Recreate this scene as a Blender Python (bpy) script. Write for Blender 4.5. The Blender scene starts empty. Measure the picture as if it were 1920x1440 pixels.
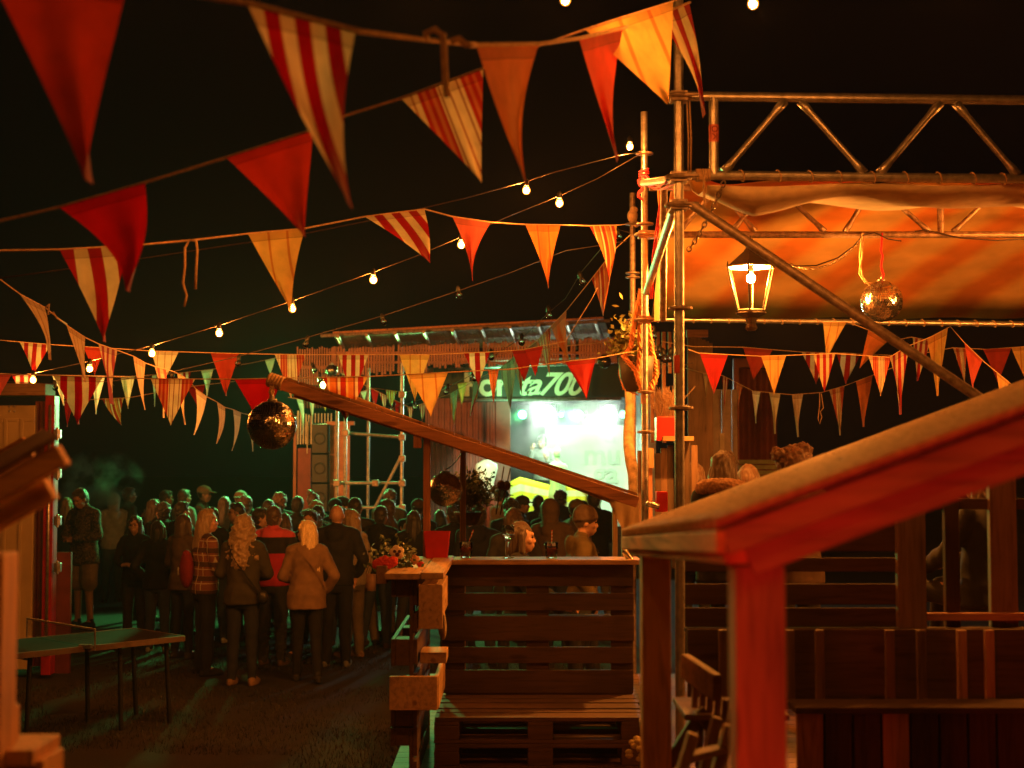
import bpy, math, random
from mathutils import Vector, Matrix, noise, Euler
random.seed(7)
R = math.radians
sc = bpy.context.scene
COL = sc.collection
# ---------------------------------------------------------------- camera
CAMZ, FPX, PITCH = 2.3, 2667.0, math.atan(140/2667)
cam = bpy.data.cameras.new('camera'); camo = bpy.data.objects.new('camera', cam); COL.objects.link(camo)
camo.location = (0, 0, CAMZ); camo.rotation_euler = (R(90)+PITCH, 0, 0)
cam.sensor_width = 36; cam.lens = 50; cam.clip_start = .05; cam.clip_end = 500
cam.dof.use_dof = True; cam.dof.focus_distance = 10.5; cam.dof.aperture_fstop = 2.8
sc.camera = camo
# ---------------------------------------------------------------- world, exposure
w = bpy.data.worlds.new("World"); sc.world = w; w.use_nodes = True
bg = w.node_tree.nodes['Background']; bg.inputs[0].default_value = (.75, .8, 1, 1); bg.inputs[1].default_value = .0005
sc.view_settings.view_transform = 'Standard'; sc.view_settings.look = 'None'
sc.view_settings.exposure = 0; sc.view_settings.gamma = 1
sc.render.engine = 'CYCLES'
cy = sc.cycles
cy.use_denoising = True; cy.sample_clamp_indirect = 4; cy.sample_clamp_direct = 0
cy.max_bounces = 14; cy.diffuse_bounces = 2; cy.glossy_bounces = 3; cy.transmission_bounces = 12; cy.volume_bounces = 0
cy.transparent_max_bounces = 8; cy.caustics_reflective = False; cy.caustics_refractive = False
try: cy.use_light_tree = True
except Exception: pass
WARM = (1.0, .34, .045)
RED = (1.0, .03, .015)
GREEN = (.12, 1.0, .22)
BULB_L = 3600.0

def lamp(name, kind, loc, color, energy, radius=.05, target=None, angle=60, blend=.5):
    l = bpy.data.lights.new(name, kind); l.color = color; l.energy = energy
    if kind in ('POINT', 'SPOT'): l.shadow_soft_size = radius
    if kind == 'SPOT': l.spot_size = R(angle); l.spot_blend = blend
    o = bpy.data.objects.new(name, l); COL.objects.link(o); o.location = loc
    if target is not None:
        d = Vector(target)-Vector(loc); o.rotation_euler = d.to_track_quat('-Z', 'Y').to_euler()
    return o

# ---------------------------------------------------------------- helpers
FW = Vector((0, math.cos(PITCH), math.sin(PITCH))); UP = Vector((0, -math.sin(PITCH), math.cos(PITCH)))
def P(px, py, d):
    v = Vector((1, 0, 0))*((px-960)/FPX) + FW + UP*((720-py)/FPX)
    v = v*(d/v.y)
    return Vector((v.x, v.y, v.z+CAMZ))
ORG = {}
def tag(o, label=None, cat=None, group=None, kind=None):
    if label: o['label'] = label
    if cat: o['category'] = cat
    if group: o['group'] = group
    if kind: o['kind'] = kind
    return o
def thing(name, loc, label=None, cat=None, group=None):
    o = bpy.data.objects.new(name, None); COL.objects.link(o); o.location = loc; o.empty_display_size = .1
    ORG[o] = Vector(loc); return tag(o, label, cat, group)
def org(o): return ORG.get(o, Vector((0, 0, 0)))

class MB:
    def __init__(s): s.v = []; s.f = []; s.uv = []; s.mi = []; s.cur = 0
    def add(s, vs, fs, uvs=None):
        n = len(s.v); s.v += [Vector(q) for q in vs]
        for k, f in enumerate(fs):
            s.f.append([i+n for i in f]); s.uv.append(uvs[k] if uvs else None); s.mi.append(s.cur)
        return s
    def box(s, c, d, rot=None):
        x, y, z = d[0]/2, d[1]/2, d[2]/2
        vs = [Vector((a*x, b*y, e*z)) for e in (-1, 1) for b in (-1, 1) for a in (-1, 1)]
        if rot is not None: vs = [rot @ q for q in vs]
        c = Vector(c); return s.add([q+c for q in vs], [(0,2,3,1),(4,5,7,6),(0,1,5,4),(2,6,7,3),(0,4,6,2),(1,3,7,5)])
    def span(s, a, b):
        a = Vector(a); b = Vector(b); return s.box((a+b)/2, [abs(q) for q in (b-a)])
    def beam(s, p0, p1, wd, ht, up=(0, 0, 1)):
        p0, p1 = Vector(p0), Vector(p1); y = (p1-p0).normalized(); x = y.cross(Vector(up)).normalized(); z = x.cross(y)
        m = Matrix((x, y, z)).transposed(); return s.box((p0+p1)/2, (wd, (p1-p0).length, ht), m)
    def tube(s, pts, r, n=8, cap=True):
        pts = [Vector(p) for p in pts]; rs = r if isinstance(r, (list, tuple)) else [r]*len(pts)
        vs = []; fs = []; prev = None
        for i, p in enumerate(pts):
            t = (pts[min(i+1, len(pts)-1)]-pts[max(i-1, 0)]).normalized()
            if prev is None: a = t.orthogonal().normalized()
            else: a = (prev - t*prev.dot(t)); a = a.normalized() if a.length > 1e-6 else t.orthogonal().normalized()
            prev = a; b = t.cross(a)
            for k in range(n):
                q = 2*math.pi*k/n; vs.append(p+(a*math.cos(q)+b*math.sin(q))*rs[i])
        for i in range(len(pts)-1):
            for k in range(n):
                fs.append((i*n+k, i*n+(k+1) % n, (i+1)*n+(k+1) % n, (i+1)*n+k))
        if cap: fs.append(tuple(range(n))[::-1]); fs.append(tuple((len(pts)-1)*n+k for k in range(n)))
        return s.add(vs, fs)
    def lathe(s, prof, c=(0, 0, 0), n=20, axis=None):
        vs = []; fs = []; c = Vector(c)
        q = Vector((0, 0, 1)).rotation_difference(Vector(axis)) if axis is not None else None
        for r, z in prof:
            for k in range(n):
                a = 2*math.pi*k/n; p = Vector((r*math.cos(a), r*math.sin(a), z))
                if q: p = q @ p
                vs.append(p+c)
        for i in range(len(prof)-1):
            for k in range(n): fs.append((i*n+k, i*n+(k+1) % n, (i+1)*n+(k+1) % n, (i+1)*n+k))
        if prof[0][0] > 1e-5: fs.append(tuple(range(n))[::-1])
        if prof[-1][0] > 1e-5: fs.append(tuple((len(prof)-1)*n+k for k in range(n)))
        return s.add(vs, fs)
    def ell(s, c, r, rot=None, n=16, m=10):
        vs = []; fs = []; c = Vector(c)
        vs.append(Vector((0, 0, r[2])))
        for i in range(1, m):
            t = math.pi*i/m
            for k in range(n):
                a = 2*math.pi*k/n; vs.append(Vector((r[0]*math.sin(t)*math.cos(a), r[1]*math.sin(t)*math.sin(a), r[2]*math.cos(t))))
        vs.append(Vector((0, 0, -r[2])))
        if rot is not None: vs = [rot @ q for q in vs]
        for k in range(n): fs.append((0, 1+k, 1+(k+1) % n))
        for i in range(m-2):
            for k in range(n):
                a = 1+i*n; fs.append((a+k, a+n+k, a+n+(k+1) % n, a+(k+1) % n))
        L = len(vs)-1; a = 1+(m-2)*n
        for k in range(n): fs.append((L, a+(k+1) % n, a+k))
        return s.add([q+c for q in vs], fs)
    def cap(s, p0, p1, r0, r1, n=12):
        p0, p1 = Vector(p0), Vector(p1); t = (p1-p0); L = t.length; t = t/L if L > 1e-6 else Vector((0, 0, 1))
        pr = []
        for k in range(4): a = math.pi/2*k/4; pr.append((r0*math.sin(a)+1e-6 if k else 0, -r0*math.cos(a)))
        pr.append((r0, 0)); pr.append((r1, L))
        for k in range(1, 5): a = math.pi/2*k/4; pr.append((r1*math.cos(a) if k < 4 else 0, L+r1*math.sin(a)))
        return s.lathe(pr, p0, n, t)
    def torus(s, c, R_, r, axis=(0, 0, 1), n=20, m=8, sq=(1, 1)):
        q = Vector((0, 0, 1)).rotation_difference(Vector(axis)); pts = []
        vs = []; fs = []
        for i in range(n):
            a = 2*math.pi*i/n
            for k in range(m):
                b = 2*math.pi*k/m; rr = R_+r*math.cos(b)
                vs.append(q @ Vector((rr*math.cos(a)*sq[0], rr*math.sin(a)*sq[1], r*math.sin(b)))+Vector(c))
        for i in range(n):
            for k in range(m):
                fs.append((i*m+k, ((i+1) % n)*m+k, ((i+1) % n)*m+(k+1) % m, i*m+(k+1) % m))
        return s.add(vs, fs)
    def loft(s, rings, n=16):
        """rings: (cx,cy,z,rx,ry)"""
        vs = []; fs = []
        for cx, cy, z, rx, ry in rings:
            for k in range(n):
                a = 2*math.pi*k/n; vs.append((cx+rx*math.cos(a), cy+ry*math.sin(a), z))
        for i in range(len(rings)-1):
            for k in range(n): fs.append((i*n+k, i*n+(k+1) % n, (i+1)*n+(k+1) % n, (i+1)*n+k))
        fs.append(tuple(range(n))[::-1]); fs.append(tuple((len(rings)-1)*n+k for k in range(n)))
        return s.add(vs, fs)
    def mesh(s, name, o=(0, 0, 0)):
        me = bpy.data.meshes.new(name); o = Vector(o)
        me.from_pydata([tuple(q-o) for q in s.v], [], s.f)
        if any(s.uv):
            ul = me.uv_layers.new(name='UV')
            for p in me.polygons:
                u = s.uv[p.index]
                if u:
                    for li, q in zip(p.loop_indices, u): ul.data[li].uv = q
        if any(s.mi):
            for p in me.polygons: p.material_index = s.mi[p.index]
        return me
    def build(s, name, mat, parent=None, smooth=False, bevel=0, label=None, cat=None, group=None, kind=None):
        o0 = org(parent) if parent else Vector((0, 0, 0))
        if parent is None and kind is None and s.v:
            lo = Vector([min(q[i] for q in s.v) for i in range(3)]); hi = Vector([max(q[i] for q in s.v) for i in range(3)])
            o0 = Vector(((lo.x+hi.x)/2, (lo.y+hi.y)/2, lo.z))
        me = s.mesh(name, o0)
        for m in (mat if isinstance(mat, (list, tuple)) else [mat]): me.materials.append(m)
        if smooth:
            for p in me.polygons: p.use_smooth = True
        o = bpy.data.objects.new(name, me); COL.objects.link(o)
        if parent: o.parent = parent; ORG[o] = o0
        else: o.location = o0; ORG[o] = o0
        if bevel:
            b = o.modifiers.new('b', 'BEVEL'); b.width = bevel; b.segments = 2; b.limit_method = 'ANGLE'
        return tag(o, label, cat, group, kind)

# ---------------------------------------------------------------- materials
MAT = {}
def mk(name):
    m = bpy.data.materials.new(name); m.use_nodes = True; nt = m.node_tree
    return m, nt, nt.nodes['Principled BSDF'], nt.nodes['Material Output']
def N(nt, t, **k):
    n = nt.nodes.new(t)
    for a, b in k.items():
        if a == 'ins':
            for i, v in b.items(): n.inputs[i].default_value = v
        else: setattr(n, a, b)
    return n
def vec(nt, scale=(1, 1, 1), coord='Object', rot=(0, 0, 0)):
    tc = N(nt, 'ShaderNodeTexCoord'); mp = N(nt, 'ShaderNodeMapping'); mp.inputs['Scale'].default_value = scale; mp.inputs['Rotation'].default_value = rot
    nt.links.new(tc.outputs[coord], mp.inputs[0]); return mp.outputs[0]
def ramp(nt, fac, stops, interp='LINEAR'):
    r = N(nt, 'ShaderNodeValToRGB'); cr = r.color_ramp; cr.interpolation = interp
    while len(cr.elements) > 1: cr.elements.remove(cr.elements[-1])
    cr.elements[0].position = stops[0][0]; cr.elements[0].color = (*stops[0][1], 1)
    for p, c in stops[1:]:
        e = cr.elements.new(p); e.color = (*c, 1)
    nt.links.new(fac, r.inputs[0]); return r.outputs[0]
def bump(nt, b, h, st=.3, dist=.01):
    n = N(nt, 'ShaderNodeBump'); n.inputs['Strength'].default_value = st; n.inputs['Distance'].default_value = dist
    nt.links.new(h, n.inputs['Height']); nt.links.new(n.outputs[0], b.inputs['Normal'])
def mul(c, k): return tuple(min(1, q*k) for q in c)
def solid(name, c, rough=.6, metal=0, var=.25, scale=8, bmp=.2, **kw):
    if name in MAT: return MAT[name]
    m, nt, b, o = mk(name); MAT[name] = m
    n = N(nt, 'ShaderNodeTexNoise', ins={'Scale': scale, 'Detail': 5, 'Roughness': .6}); nt.links.new(vec(nt), n.inputs['Vector'])
    nt.links.new(ramp(nt, n.outputs[0], [(.3, mul(c, 1-var)), (.7, mul(c, 1+var))]), b.inputs['Base Color'])
    b.inputs['Roughness'].default_value = rough; b.inputs['Metallic'].default_value = metal
    for k, v in kw.items(): b.inputs[k].default_value = v
    if bmp: bump(nt, b, n.outputs[0], bmp, .005)
    return m
def wood(name, c, axis='x', rough=.65, dark=.45):
    key = name+axis
    if key in MAT: return MAT[key]
    m, nt, b, o = mk(key); MAT[key] = m
    s = {'x': (1.2, 16, 16), 'y': (16, 1.2, 16), 'z': (16, 16, 1.2)}[axis]
    n = N(nt, 'ShaderNodeTexNoise', ins={'Scale': 2.2, 'Detail': 8, 'Roughness': .65, 'Distortion': .6}); nt.links.new(vec(nt, s), n.inputs['Vector'])
    n2 = N(nt, 'ShaderNodeTexNoise', ins={'Scale': 2.0, 'Detail': 3}); nt.links.new(vec(nt), n2.inputs['Vector'])
    c1 = ramp(nt, n.outputs[0], [(.28, mul(c, dark)), (.5, c), (.75, mul(c, 1.25))])
    k = ramp(nt, n2.outputs[0], [(.3, (.6, .6, .6)), (.65, (1.1, 1.1, 1.1))])
    vo = N(nt, 'ShaderNodeTexVoronoi', ins={'Scale': 1.0}); ks = {'x': (2.2, 9, 9), 'y': (9, 2.2, 9), 'z': (9, 9, 2.2)}[axis]
    nt.links.new(vec(nt, ks), vo.inputs['Vector'])
    kn = ramp(nt, vo.outputs['Distance'], [(0, (.25, .18, .15)), (.1, (.45, .35, .3)), (.16, (1, 1, 1))])
    x = N(nt, 'ShaderNodeMix', data_type='RGBA', blend_type='MULTIPLY'); x.inputs[0].default_value = 1
    nt.links.new(c1, x.inputs[6]); nt.links.new(k, x.inputs[7])
    y = N(nt, 'ShaderNodeMix', data_type='RGBA', blend_type='MULTIPLY'); y.inputs[0].default_value = .8
    nt.links.new(x.outputs[2], y.inputs[6]); nt.links.new(kn, y.inputs[7])
    nt.links.new(y.outputs[2], b.inputs['Base Color']); b.inputs['Roughness'].default_value = rough
    bump(nt, b, n.outputs[0], .35, .004)
    return m
def emit(name, c, st):
    if name in MAT: return MAT[name]
    m, nt, b, o = mk(name); MAT[name] = m
    e = N(nt, 'ShaderNodeEmission'); e.inputs[0].default_value = (*c, 1); e.inputs[1].default_value = st
    nt.links.new(e.outputs[0], o.inputs[0]); return m
def glass(name, c=(1, 1, 1), rough=.02, ior=1.45):
    if name in MAT: return MAT[name]
    m, nt, b, o = mk(name); MAT[name] = m
    b.inputs['Base Color'].default_value = (*c, 1); b.inputs['Roughness'].default_value = rough
    b.inputs['Transmission Weight'].default_value = 1; b.inputs['IOR'].default_value = ior; return m
CREAM = (.80, .62, .36); YEL = (.82, .50, .13); CRIM = (.40, .003, .006); REDF = (.45, .028, .01); RUST = (.72, .2, .04); ORG_ = (.8, .3, .06)
def fabric(name, stops, tr=.45, hem=True):
    """stops: list of (u, colour), constant bands across the flag."""
    if name in MAT: return MAT[name]
    m, nt, b, o = mk(name); MAT[name] = m
    tc = N(nt, 'ShaderNodeTexCoord'); sx = N(nt, 'ShaderNodeSeparateXYZ'); nt.links.new(tc.outputs['UV'], sx.inputs[0])
    n = N(nt, 'ShaderNodeTexNoise', ins={'Scale': 14, 'Detail': 6}); nt.links.new(tc.outputs['Object'], n.inputs['Vector'])
    col = ramp(nt, sx.outputs[0], stops, 'CONSTANT')
    dirt = ramp(nt, n.outputs[0], [(.3, (.78, .78, .78)), (.65, (1, 1, 1))])
    x = N(nt, 'ShaderNodeMix', data_type='RGBA', blend_type='MULTIPLY'); x.inputs[0].default_value = 1
    nt.links.new(col, x.inputs[6]); nt.links.new(dirt, x.inputs[7])
    h = ramp(nt, sx.outputs[1], [(0, (.72, .66, .62)), (.09, (.45, .4, .38)), (.1, (1, 1, 1))], 'CONSTANT')
    y = N(nt, 'ShaderNodeMix', data_type='RGBA', blend_type='MULTIPLY'); y.inputs[0].default_value = 1 if hem else 0
    nt.links.new(x.outputs[2], y.inputs[6]); nt.links.new(h, y.inputs[7])
    nt.links.new(y.outputs[2], b.inputs['Base Color']); b.inputs['Roughness'].default_value = .85
    b.inputs['Sheen Weight'].default_value = .15
    t = N(nt, 'ShaderNodeBsdfTranslucent'); nt.links.new(y.outputs[2], t.inputs[0])
    wv = N(nt, 'ShaderNodeTexNoise', ins={'Scale': 5, 'Detail': 3}); nt.links.new(tc.outputs['Object'], wv.inputs['Vector'])
    bp = N(nt, 'ShaderNodeBump', ins={'Strength': .5, 'Distance': .02}); nt.links.new(wv.outputs[0], bp.inputs['Height'])
    nt.links.new(bp.outputs[0], b.inputs['Normal']); nt.links.new(bp.outputs[0], t.inputs['Normal'])
    ms = N(nt, 'ShaderNodeMixShader'); ms.inputs[0].default_value = tr
    nt.links.new(b.outputs[0], ms.inputs[1]); nt.links.new(t.outputs[0], ms.inputs[2]); nt.links.new(ms.outputs[0], o.inputs[0])
    return m
def bands(n, a, b, start=0):
    return [(i/n, a if (i+start) % 2 == 0 else b) for i in range(n)]
LW = (.85, .78, .6)
FS = {
 'crim': [(0, CRIM)], 'red': [(0, REDF)], 'rust': [(0, RUST)], 'orange': [(0, ORG_)], 'green': [(0, LW)],
 'coral': [(0, (.75, .09, .06))],
 'yel2': [(0, YEL), (.33, (.62, .22, .04)), (.37, YEL), (.66, (.62, .22, .04)), (.70, YEL)],
 'yel3': [(0, CREAM), (.25, (.5, .25, .08)), (.28, CREAM), (.5, (.5, .25, .08)), (.53, CREAM), (.75, (.5, .25, .08)), (.78, CREAM)],
 'org2': [(0, ORG_), (.3, (.5, .14, .03)), (.34, ORG_), (.62, (.5, .14, .03)), (.66, ORG_)],
 'wide': bands(7, CREAM, CRIM), 'wide2': bands(5, CRIM, CREAM), 'wide5': bands(5, CRIM, LW),
 'multi': [(0, CREAM), (.1, (.4, .12, .04)), (.12, CREAM), (.18, REDF), (.23, (.6, .16, .06)), (.27, REDF), (.32, (.6, .16, .06)), (.36, REDF), (.4, CREAM), (.42, (.35, .1, .04)), (.44, CREAM), (.52, (.35, .1, .04)), (.54, CREAM), (.64, (.35, .1, .04)), (.66, CREAM), (.7, REDF), (.75, (.6, .16, .06)), (.79, REDF), (.84, (.6, .16, .06)), (.88, REDF), (.95, CREAM)],
 'thin': [(0, REDF), (.12, CREAM), (.17, RUST), (.3, (.35, .08, .03)), (.34, CREAM), (.4, REDF), (.52, YEL), (.57, RUST), (.68, (.35, .08, .03)), (.72, CREAM), (.78, REDF), (.9, YEL)],
}
def FM(k): return fabric('bunting_'+k, FS[k])
pine = lambda a: wood('pine', (.48, .29, .14), a)
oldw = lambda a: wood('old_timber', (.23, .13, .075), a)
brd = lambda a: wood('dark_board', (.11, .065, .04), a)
steel = solid('galvanised_tube', (.46, .44, .42), .38, .85, .35, 22, .25)
rust_s = solid('weathered_tube', (.33, .25, .2), .5, .6, .45, 30, .35)
blackp = solid('black_plastic', (.015, .015, .015), .45)
cordm = solid('cotton_cord', (.55, .36, .2), .9, 0, .3, 60, .5)
cablem = solid('black_cable', (.05, .035, .03), .35)
# ---------------------------------------------------------------- the setting
def grid_ground():
    b = MB(); n = 60; S = 120
    idx = {}
    for j in range(n+1):
        for i in range(n+1):
            x = -S+2*S*i/n; y = -60+2*S*j/n
            b.v.append(Vector((x, y, 0)))
            idx[i, j] = len(b.v)-1
    for j in range(n):
        for i in range(n): b.f.append([idx[i, j], idx[i+1, j], idx[i+1, j+1], idx[i, j+1]]); b.uv.append(None); b.mi.append(0)
    m, nt, bs, o = mk('trodden_grass')
    a = N(nt, 'ShaderNodeTexNoise', ins={'Scale': .5, 'Detail': 6, 'Roughness': .65}); nt.links.new(vec(nt), a.inputs['Vector'])
    g = N(nt, 'ShaderNodeTexNoise', ins={'Scale': 45, 'Detail': 8, 'Roughness': .8}); nt.links.new(vec(nt), g.inputs['Vector'])
    c1 = ramp(nt, a.outputs[0], [(.35, (.018, .017, .01)), (.6, (.038, .022, .014)), (.8, (.07, .042, .028))])
    c2 = ramp(nt, g.outputs[0], [(.3, (.35, .35, .35)), (.7, (1.3, 1.3, 1.3))])
    x = N(nt, 'ShaderNodeMix', data_type='RGBA', blend_type='MULTIPLY'); x.inputs[0].default_value = 1
    nt.links.new(c1, x.inputs[6]); nt.links.new(c2, x.inputs[7]); nt.links.new(x.outputs[2], bs.inputs['Base Color'])
    bs.inputs['Roughness'].default_value = .95; bump(nt, bs, g.outputs[0], .9, .03)
    b.build('ground', m, kind='structure')
grid_ground()
def grass():
    b = MB(); rnd = random.Random(3)
    for _ in range(26000):
        d = 9.5+rnd.random()**1.3*8; x = rnd.uniform(-d*.37, .2 if d < 13 else 1); 
        if noise.noise(Vector((x*.7, d*.7, 0))) < -.12: continue
        h = rnd.uniform(.015, .05); a = rnd.uniform(0, 6.3); w_ = .004
        p = Vector((x, d, 0)); t = Vector((rnd.uniform(-.02, .02), rnd.uniform(-.02, .02), h)); s_ = Vector((math.cos(a), math.sin(a), 0))*w_
        b.add([p-s_, p+s_, p+t], [(0, 1, 2)])
    b.build('grass', solid('grass_blade', (.024, .022, .01), .7, 0, .5, 3, 0), label='short worn grass between the ping-pong table and the crowd', cat='grass', kind='stuff')
grass()
DZ = .55
b = MB()
for i in range(71):
    y = 1.2+i*.148
    b.span((-.68, y, DZ-.03), (4.6, y+.142, DZ))
b.build('deck', oldw('x'), kind='structure')
b = MB()
for x in (-.64, .6, 1.9, 3.2, 4.5): b.span((x-.04, 1.2, .02), (x+.04, 11.7, DZ-.034))
b.build('deck_joists', oldw('y'), kind='structure')

# ---------------------------------------------------------------- pallets
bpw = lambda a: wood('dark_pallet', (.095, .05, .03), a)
def pallet_parts(root, M, L=1.2, W=.8, m=bpw, axis='x'):
    """EUR pallet, origin at corner; M maps local (x along 1.2, y along .8, z up .144) to world."""
    def bx(b, a, c):
        vs = [M @ Vector((x, y, z)) for z in (a[2], c[2]) for y in (a[1], c[1]) for x in (a[0], c[0])]
        b.add(vs, [(0,2,3,1),(4,5,7,6),(0,1,5,4),(2,6,7,3),(0,4,6,2),(1,3,7,5)])
    b = MB()
    ws = (.145, .1, .145, .1, .145); gap = (W-sum(ws))/4; y = 0
    rj = random.Random(str(tuple(M.translation)))
    for k, q in enumerate(ws): bx(b, (rj.uniform(-.006, .006), y+rj.uniform(-.007, .007), .122), (L+rj.uniform(-.008, .004), y+q+rj.uniform(-.008, .006), .144+rj.uniform(-.002, .002))); y += q+gap
    b.build('top_slats', m(axis), root, bevel=.003)
    b = MB()
    for x in (0, (L-.145)/2, L-.145): bx(b, (x+.002, .002, .1), (x+.143, W-.002, .1215))
    b.build('cross_boards', m(axis), root, bevel=.003)
    for x in (0, (L-.145)/2, L-.145):
        for y, q in ((0, .1), ((W-.145)/2, .145), (W-.1, .1)):
            b = MB(); bx(b, (x+.001, y+.001, .0225), (x+.144, y+q-.001, .0995)); b.build('block', m(axis), root, bevel=.004)
    b = MB()
    for y, q in ((0, .1), ((W-.145)/2, .145), (W-.1, .1)): bx(b, (0, y, 0), (L, y+q, .022))
    b.build('base_boards', m(axis), root, bevel=.003)
def pallet(label, origin, ex, ey, ez, m=bpw, axis='x', group='pallets built into the bench', L=1.2, W=.8):
    M = Matrix.Translation(origin) @ Matrix((Vector(ex), Vector(ey), Vector(ez))).transposed().to_4x4()
    r = thing('pallet', origin, label, 'pallet', group); pallet_parts(r, M, L, W, m, axis); return r
X, Y, Z = Vector((1, 0, 0)), Vector((0, 1, 0)), Vector((0, 0, 1))
x0 = -.44
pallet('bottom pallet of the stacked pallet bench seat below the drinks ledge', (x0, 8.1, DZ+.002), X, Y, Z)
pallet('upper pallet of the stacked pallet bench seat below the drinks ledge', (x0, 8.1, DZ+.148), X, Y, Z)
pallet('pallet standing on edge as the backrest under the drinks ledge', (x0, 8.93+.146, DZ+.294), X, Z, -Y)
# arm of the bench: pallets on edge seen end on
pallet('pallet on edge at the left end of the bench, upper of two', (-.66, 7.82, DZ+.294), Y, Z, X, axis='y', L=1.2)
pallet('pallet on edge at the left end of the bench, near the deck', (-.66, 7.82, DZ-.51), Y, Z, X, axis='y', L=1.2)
b = MB(); b.span((-.42, 9.1, DZ+.002), (.76, 9.12, DZ+.29)); b.build('light_block_board', bpw('x'), label='added dark board blocking light behind the bench seat', cat='board')  # unseen board added to stop green stage light showing under the seat
b = MB(); b.span((-.43, 8.82, 1.646), (.80, 9.12, 1.676))
b.build('ledge', pine('x'), bevel=.004, label='long narrow orange lit wooden drinks ledge on top of the pallet backrest', cat='ledge')
b = MB(); b.span((-.69, 7.74, 1.646), (-.50, 9.1, 1.68)); b.span((-.493, 7.74, 1.648), (-.37, 9.1, 1.684))
b.build('ledge', pine('y'), bevel=.005, label='short wooden ledge running away from the camera beside the flower planter', cat='ledge')
t = thing('planter_box', (-.5, 7.8, 1.1), 'small pine plank box fixed low on the side of the bench arm', 'planter box')
b = MB(); b.span((-.505, 7.74, 1.38), (-.375, 7.765, 1.62)); b.span((-.505, 7.78, 1.42), (-.385, 8.6, 1.6)); b.build('upper_rail', pine('y'), t, bevel=.004)
b = MB(); b.span((-.505, 7.86, 1.18), (-.36, 8.1, 1.24)); b.build('shelf_block', pine('y'), t, bevel=.004)
b = MB(); b.span((-.66, 7.72, .95), (-.40, 7.75, 1.13)); b.span((-.42, 7.755, .95), (-.395, 8.5, 1.13)); b.span((-.66, 7.755, .95), (-.43, 8.5, .97)); b.build('box', pine('y'), t, bevel=.004)
# cream cushion behind the arm
b = MB(); b.ell((-.425, 8.7, 1.30), (.022, .13, .09), Euler((.3, 0, .2)).to_matrix()); b.build('cushion', solid('cream_canvas', (.55, .45, .3), .9, 0, .2, 10, .4), smooth=True, label='upper pale crumpled cushion wedged between bench arm and backrest', cat='cushion', group='cushions at the bench arm')
b = MB(); b.ell((-.425, 8.6, .98), (.02, .12, .08), Euler((-.5, 0, .1)).to_matrix())
b.build('cushion', solid('cream_canvas', (.55, .45, .3), .9, 0, .2, 10, .4), smooth=True, label='lower pale crumpled cushion wedged near the bench seat beside the arm', cat='cushion', group='cushions at the bench arm')

# ---------------------------------------------------------------- small hut roof over the ledge
hut = thing('wooden_stall', P(800, 1058, 9.1), 'open wooden stall frame with a sloping plank roof above the drinks ledge', 'stall')
A0 = P(512, 716, 9.0); A1 = P(1196, 942, 9.0)
b = MB(); b.beam(A0, A1, .045, .085, up=(0, -1, 0)) ; 
n0 = (A1-A0).normalized()
B0 = A0+Vector((-.05, 1.25, -.01)); B1 = A1+Vector((0, 1.25, .0))
b = MB(); b.beam(A0, A1, .05, .07); b.build('rafter', wood('red_pine', (.5, .22, .12), 'x'), hut, bevel=.004)
b = MB(); b.beam(B0, B1, .05, .07); b.build('rafter', wood('red_pine', (.5, .22, .12), 'x'), hut, bevel=.004)
b = MB(); b.beam(A0+Vector((.25, .6, -.01)), A1+Vector((-.1, .6, -.01)), .05, .05); b.build('purlin', pine('x'), hut, bevel=.004)
b = MB(); up_ = Vector((0, 0, .04))
for k in range(14):
    t0, t1 = k/14, (k+.97)/14
    pa, pb = A0.lerp(A1, t0)+up_, A0.lerp(A1, t1)+up_; pc, pd = B0.lerp(B1, t1)+up_, B0.lerp(B1, t0)+up_
    vs = [q+Vector((0, 0, z)) for z in (0, .018) for q in (pa, pb, pc, pd)]
    b.add(vs, [(3,2,1,0),(4,5,6,7),(0,1,5,4),(1,2,6,5),(2,3,7,6),(3,0,4,7)])
b.build('roof_boards', wood('roof_ply', (.36, .2, .11), 'y'), hut)
for nm, px, d, top, wd, mm in (('post', 800, 9.08, 812, .045, 'red_pine'), ('post', 868, 10.25, 838, .042, 'pine'), ('post', 1153, 10.2, 940, .035, 'pine'), ('post', 1172, 9.3, 955, .045, 'pine')):
    pb = P(px, 1062, d); pt = P(px, top, d); b = MB(); b.span((pb.x-wd/2, d-wd/2, 0.0), (pb.x+wd/2, d+wd/2, pt.z))
    b.build(nm, wood('red_pine', (.5, .22, .12), 'z') if mm == 'red_pine' else pine('z'), hut, bevel=.003)
b = MB(); q = P(785, 790, 9.05); b.span((q.x-.03, 9.0, q.z-.17), (q.x+.02, 9.04, q.z)); b.build('bracket', wood('red_pine', (.5, .22, .12), 'z'), hut, bevel=.003)
# cloth hanging from the low end
b = MB(); nu, nv = 14, 12; a_, c_ = P(1135, 928, 9.15), P(1198, 948, 9.25)
for j in range(nv+1):
    for i in range(nu+1):
        u, v = i/nu, j/nv; p = a_.lerp(c_, u); dep = (.10+.16*u+.05*math.sin(u*3))*v
        b.v.append(p+Vector((.05*v*(1-u), .02*math.sin(u*14+v*2)*v, -dep)))
for j in range(nv):
    for i in range(nu): q = j*(nu+1)+i; b.f.append([q, q+1, q+nu+2, q+nu+1]); b.uv.append(None); b.mi.append(0)
b.build('cloth_flap', solid('dun_cloth', (.4, .3, .17), .95, 0, .2, 9, .4), hut, smooth=True)
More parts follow.
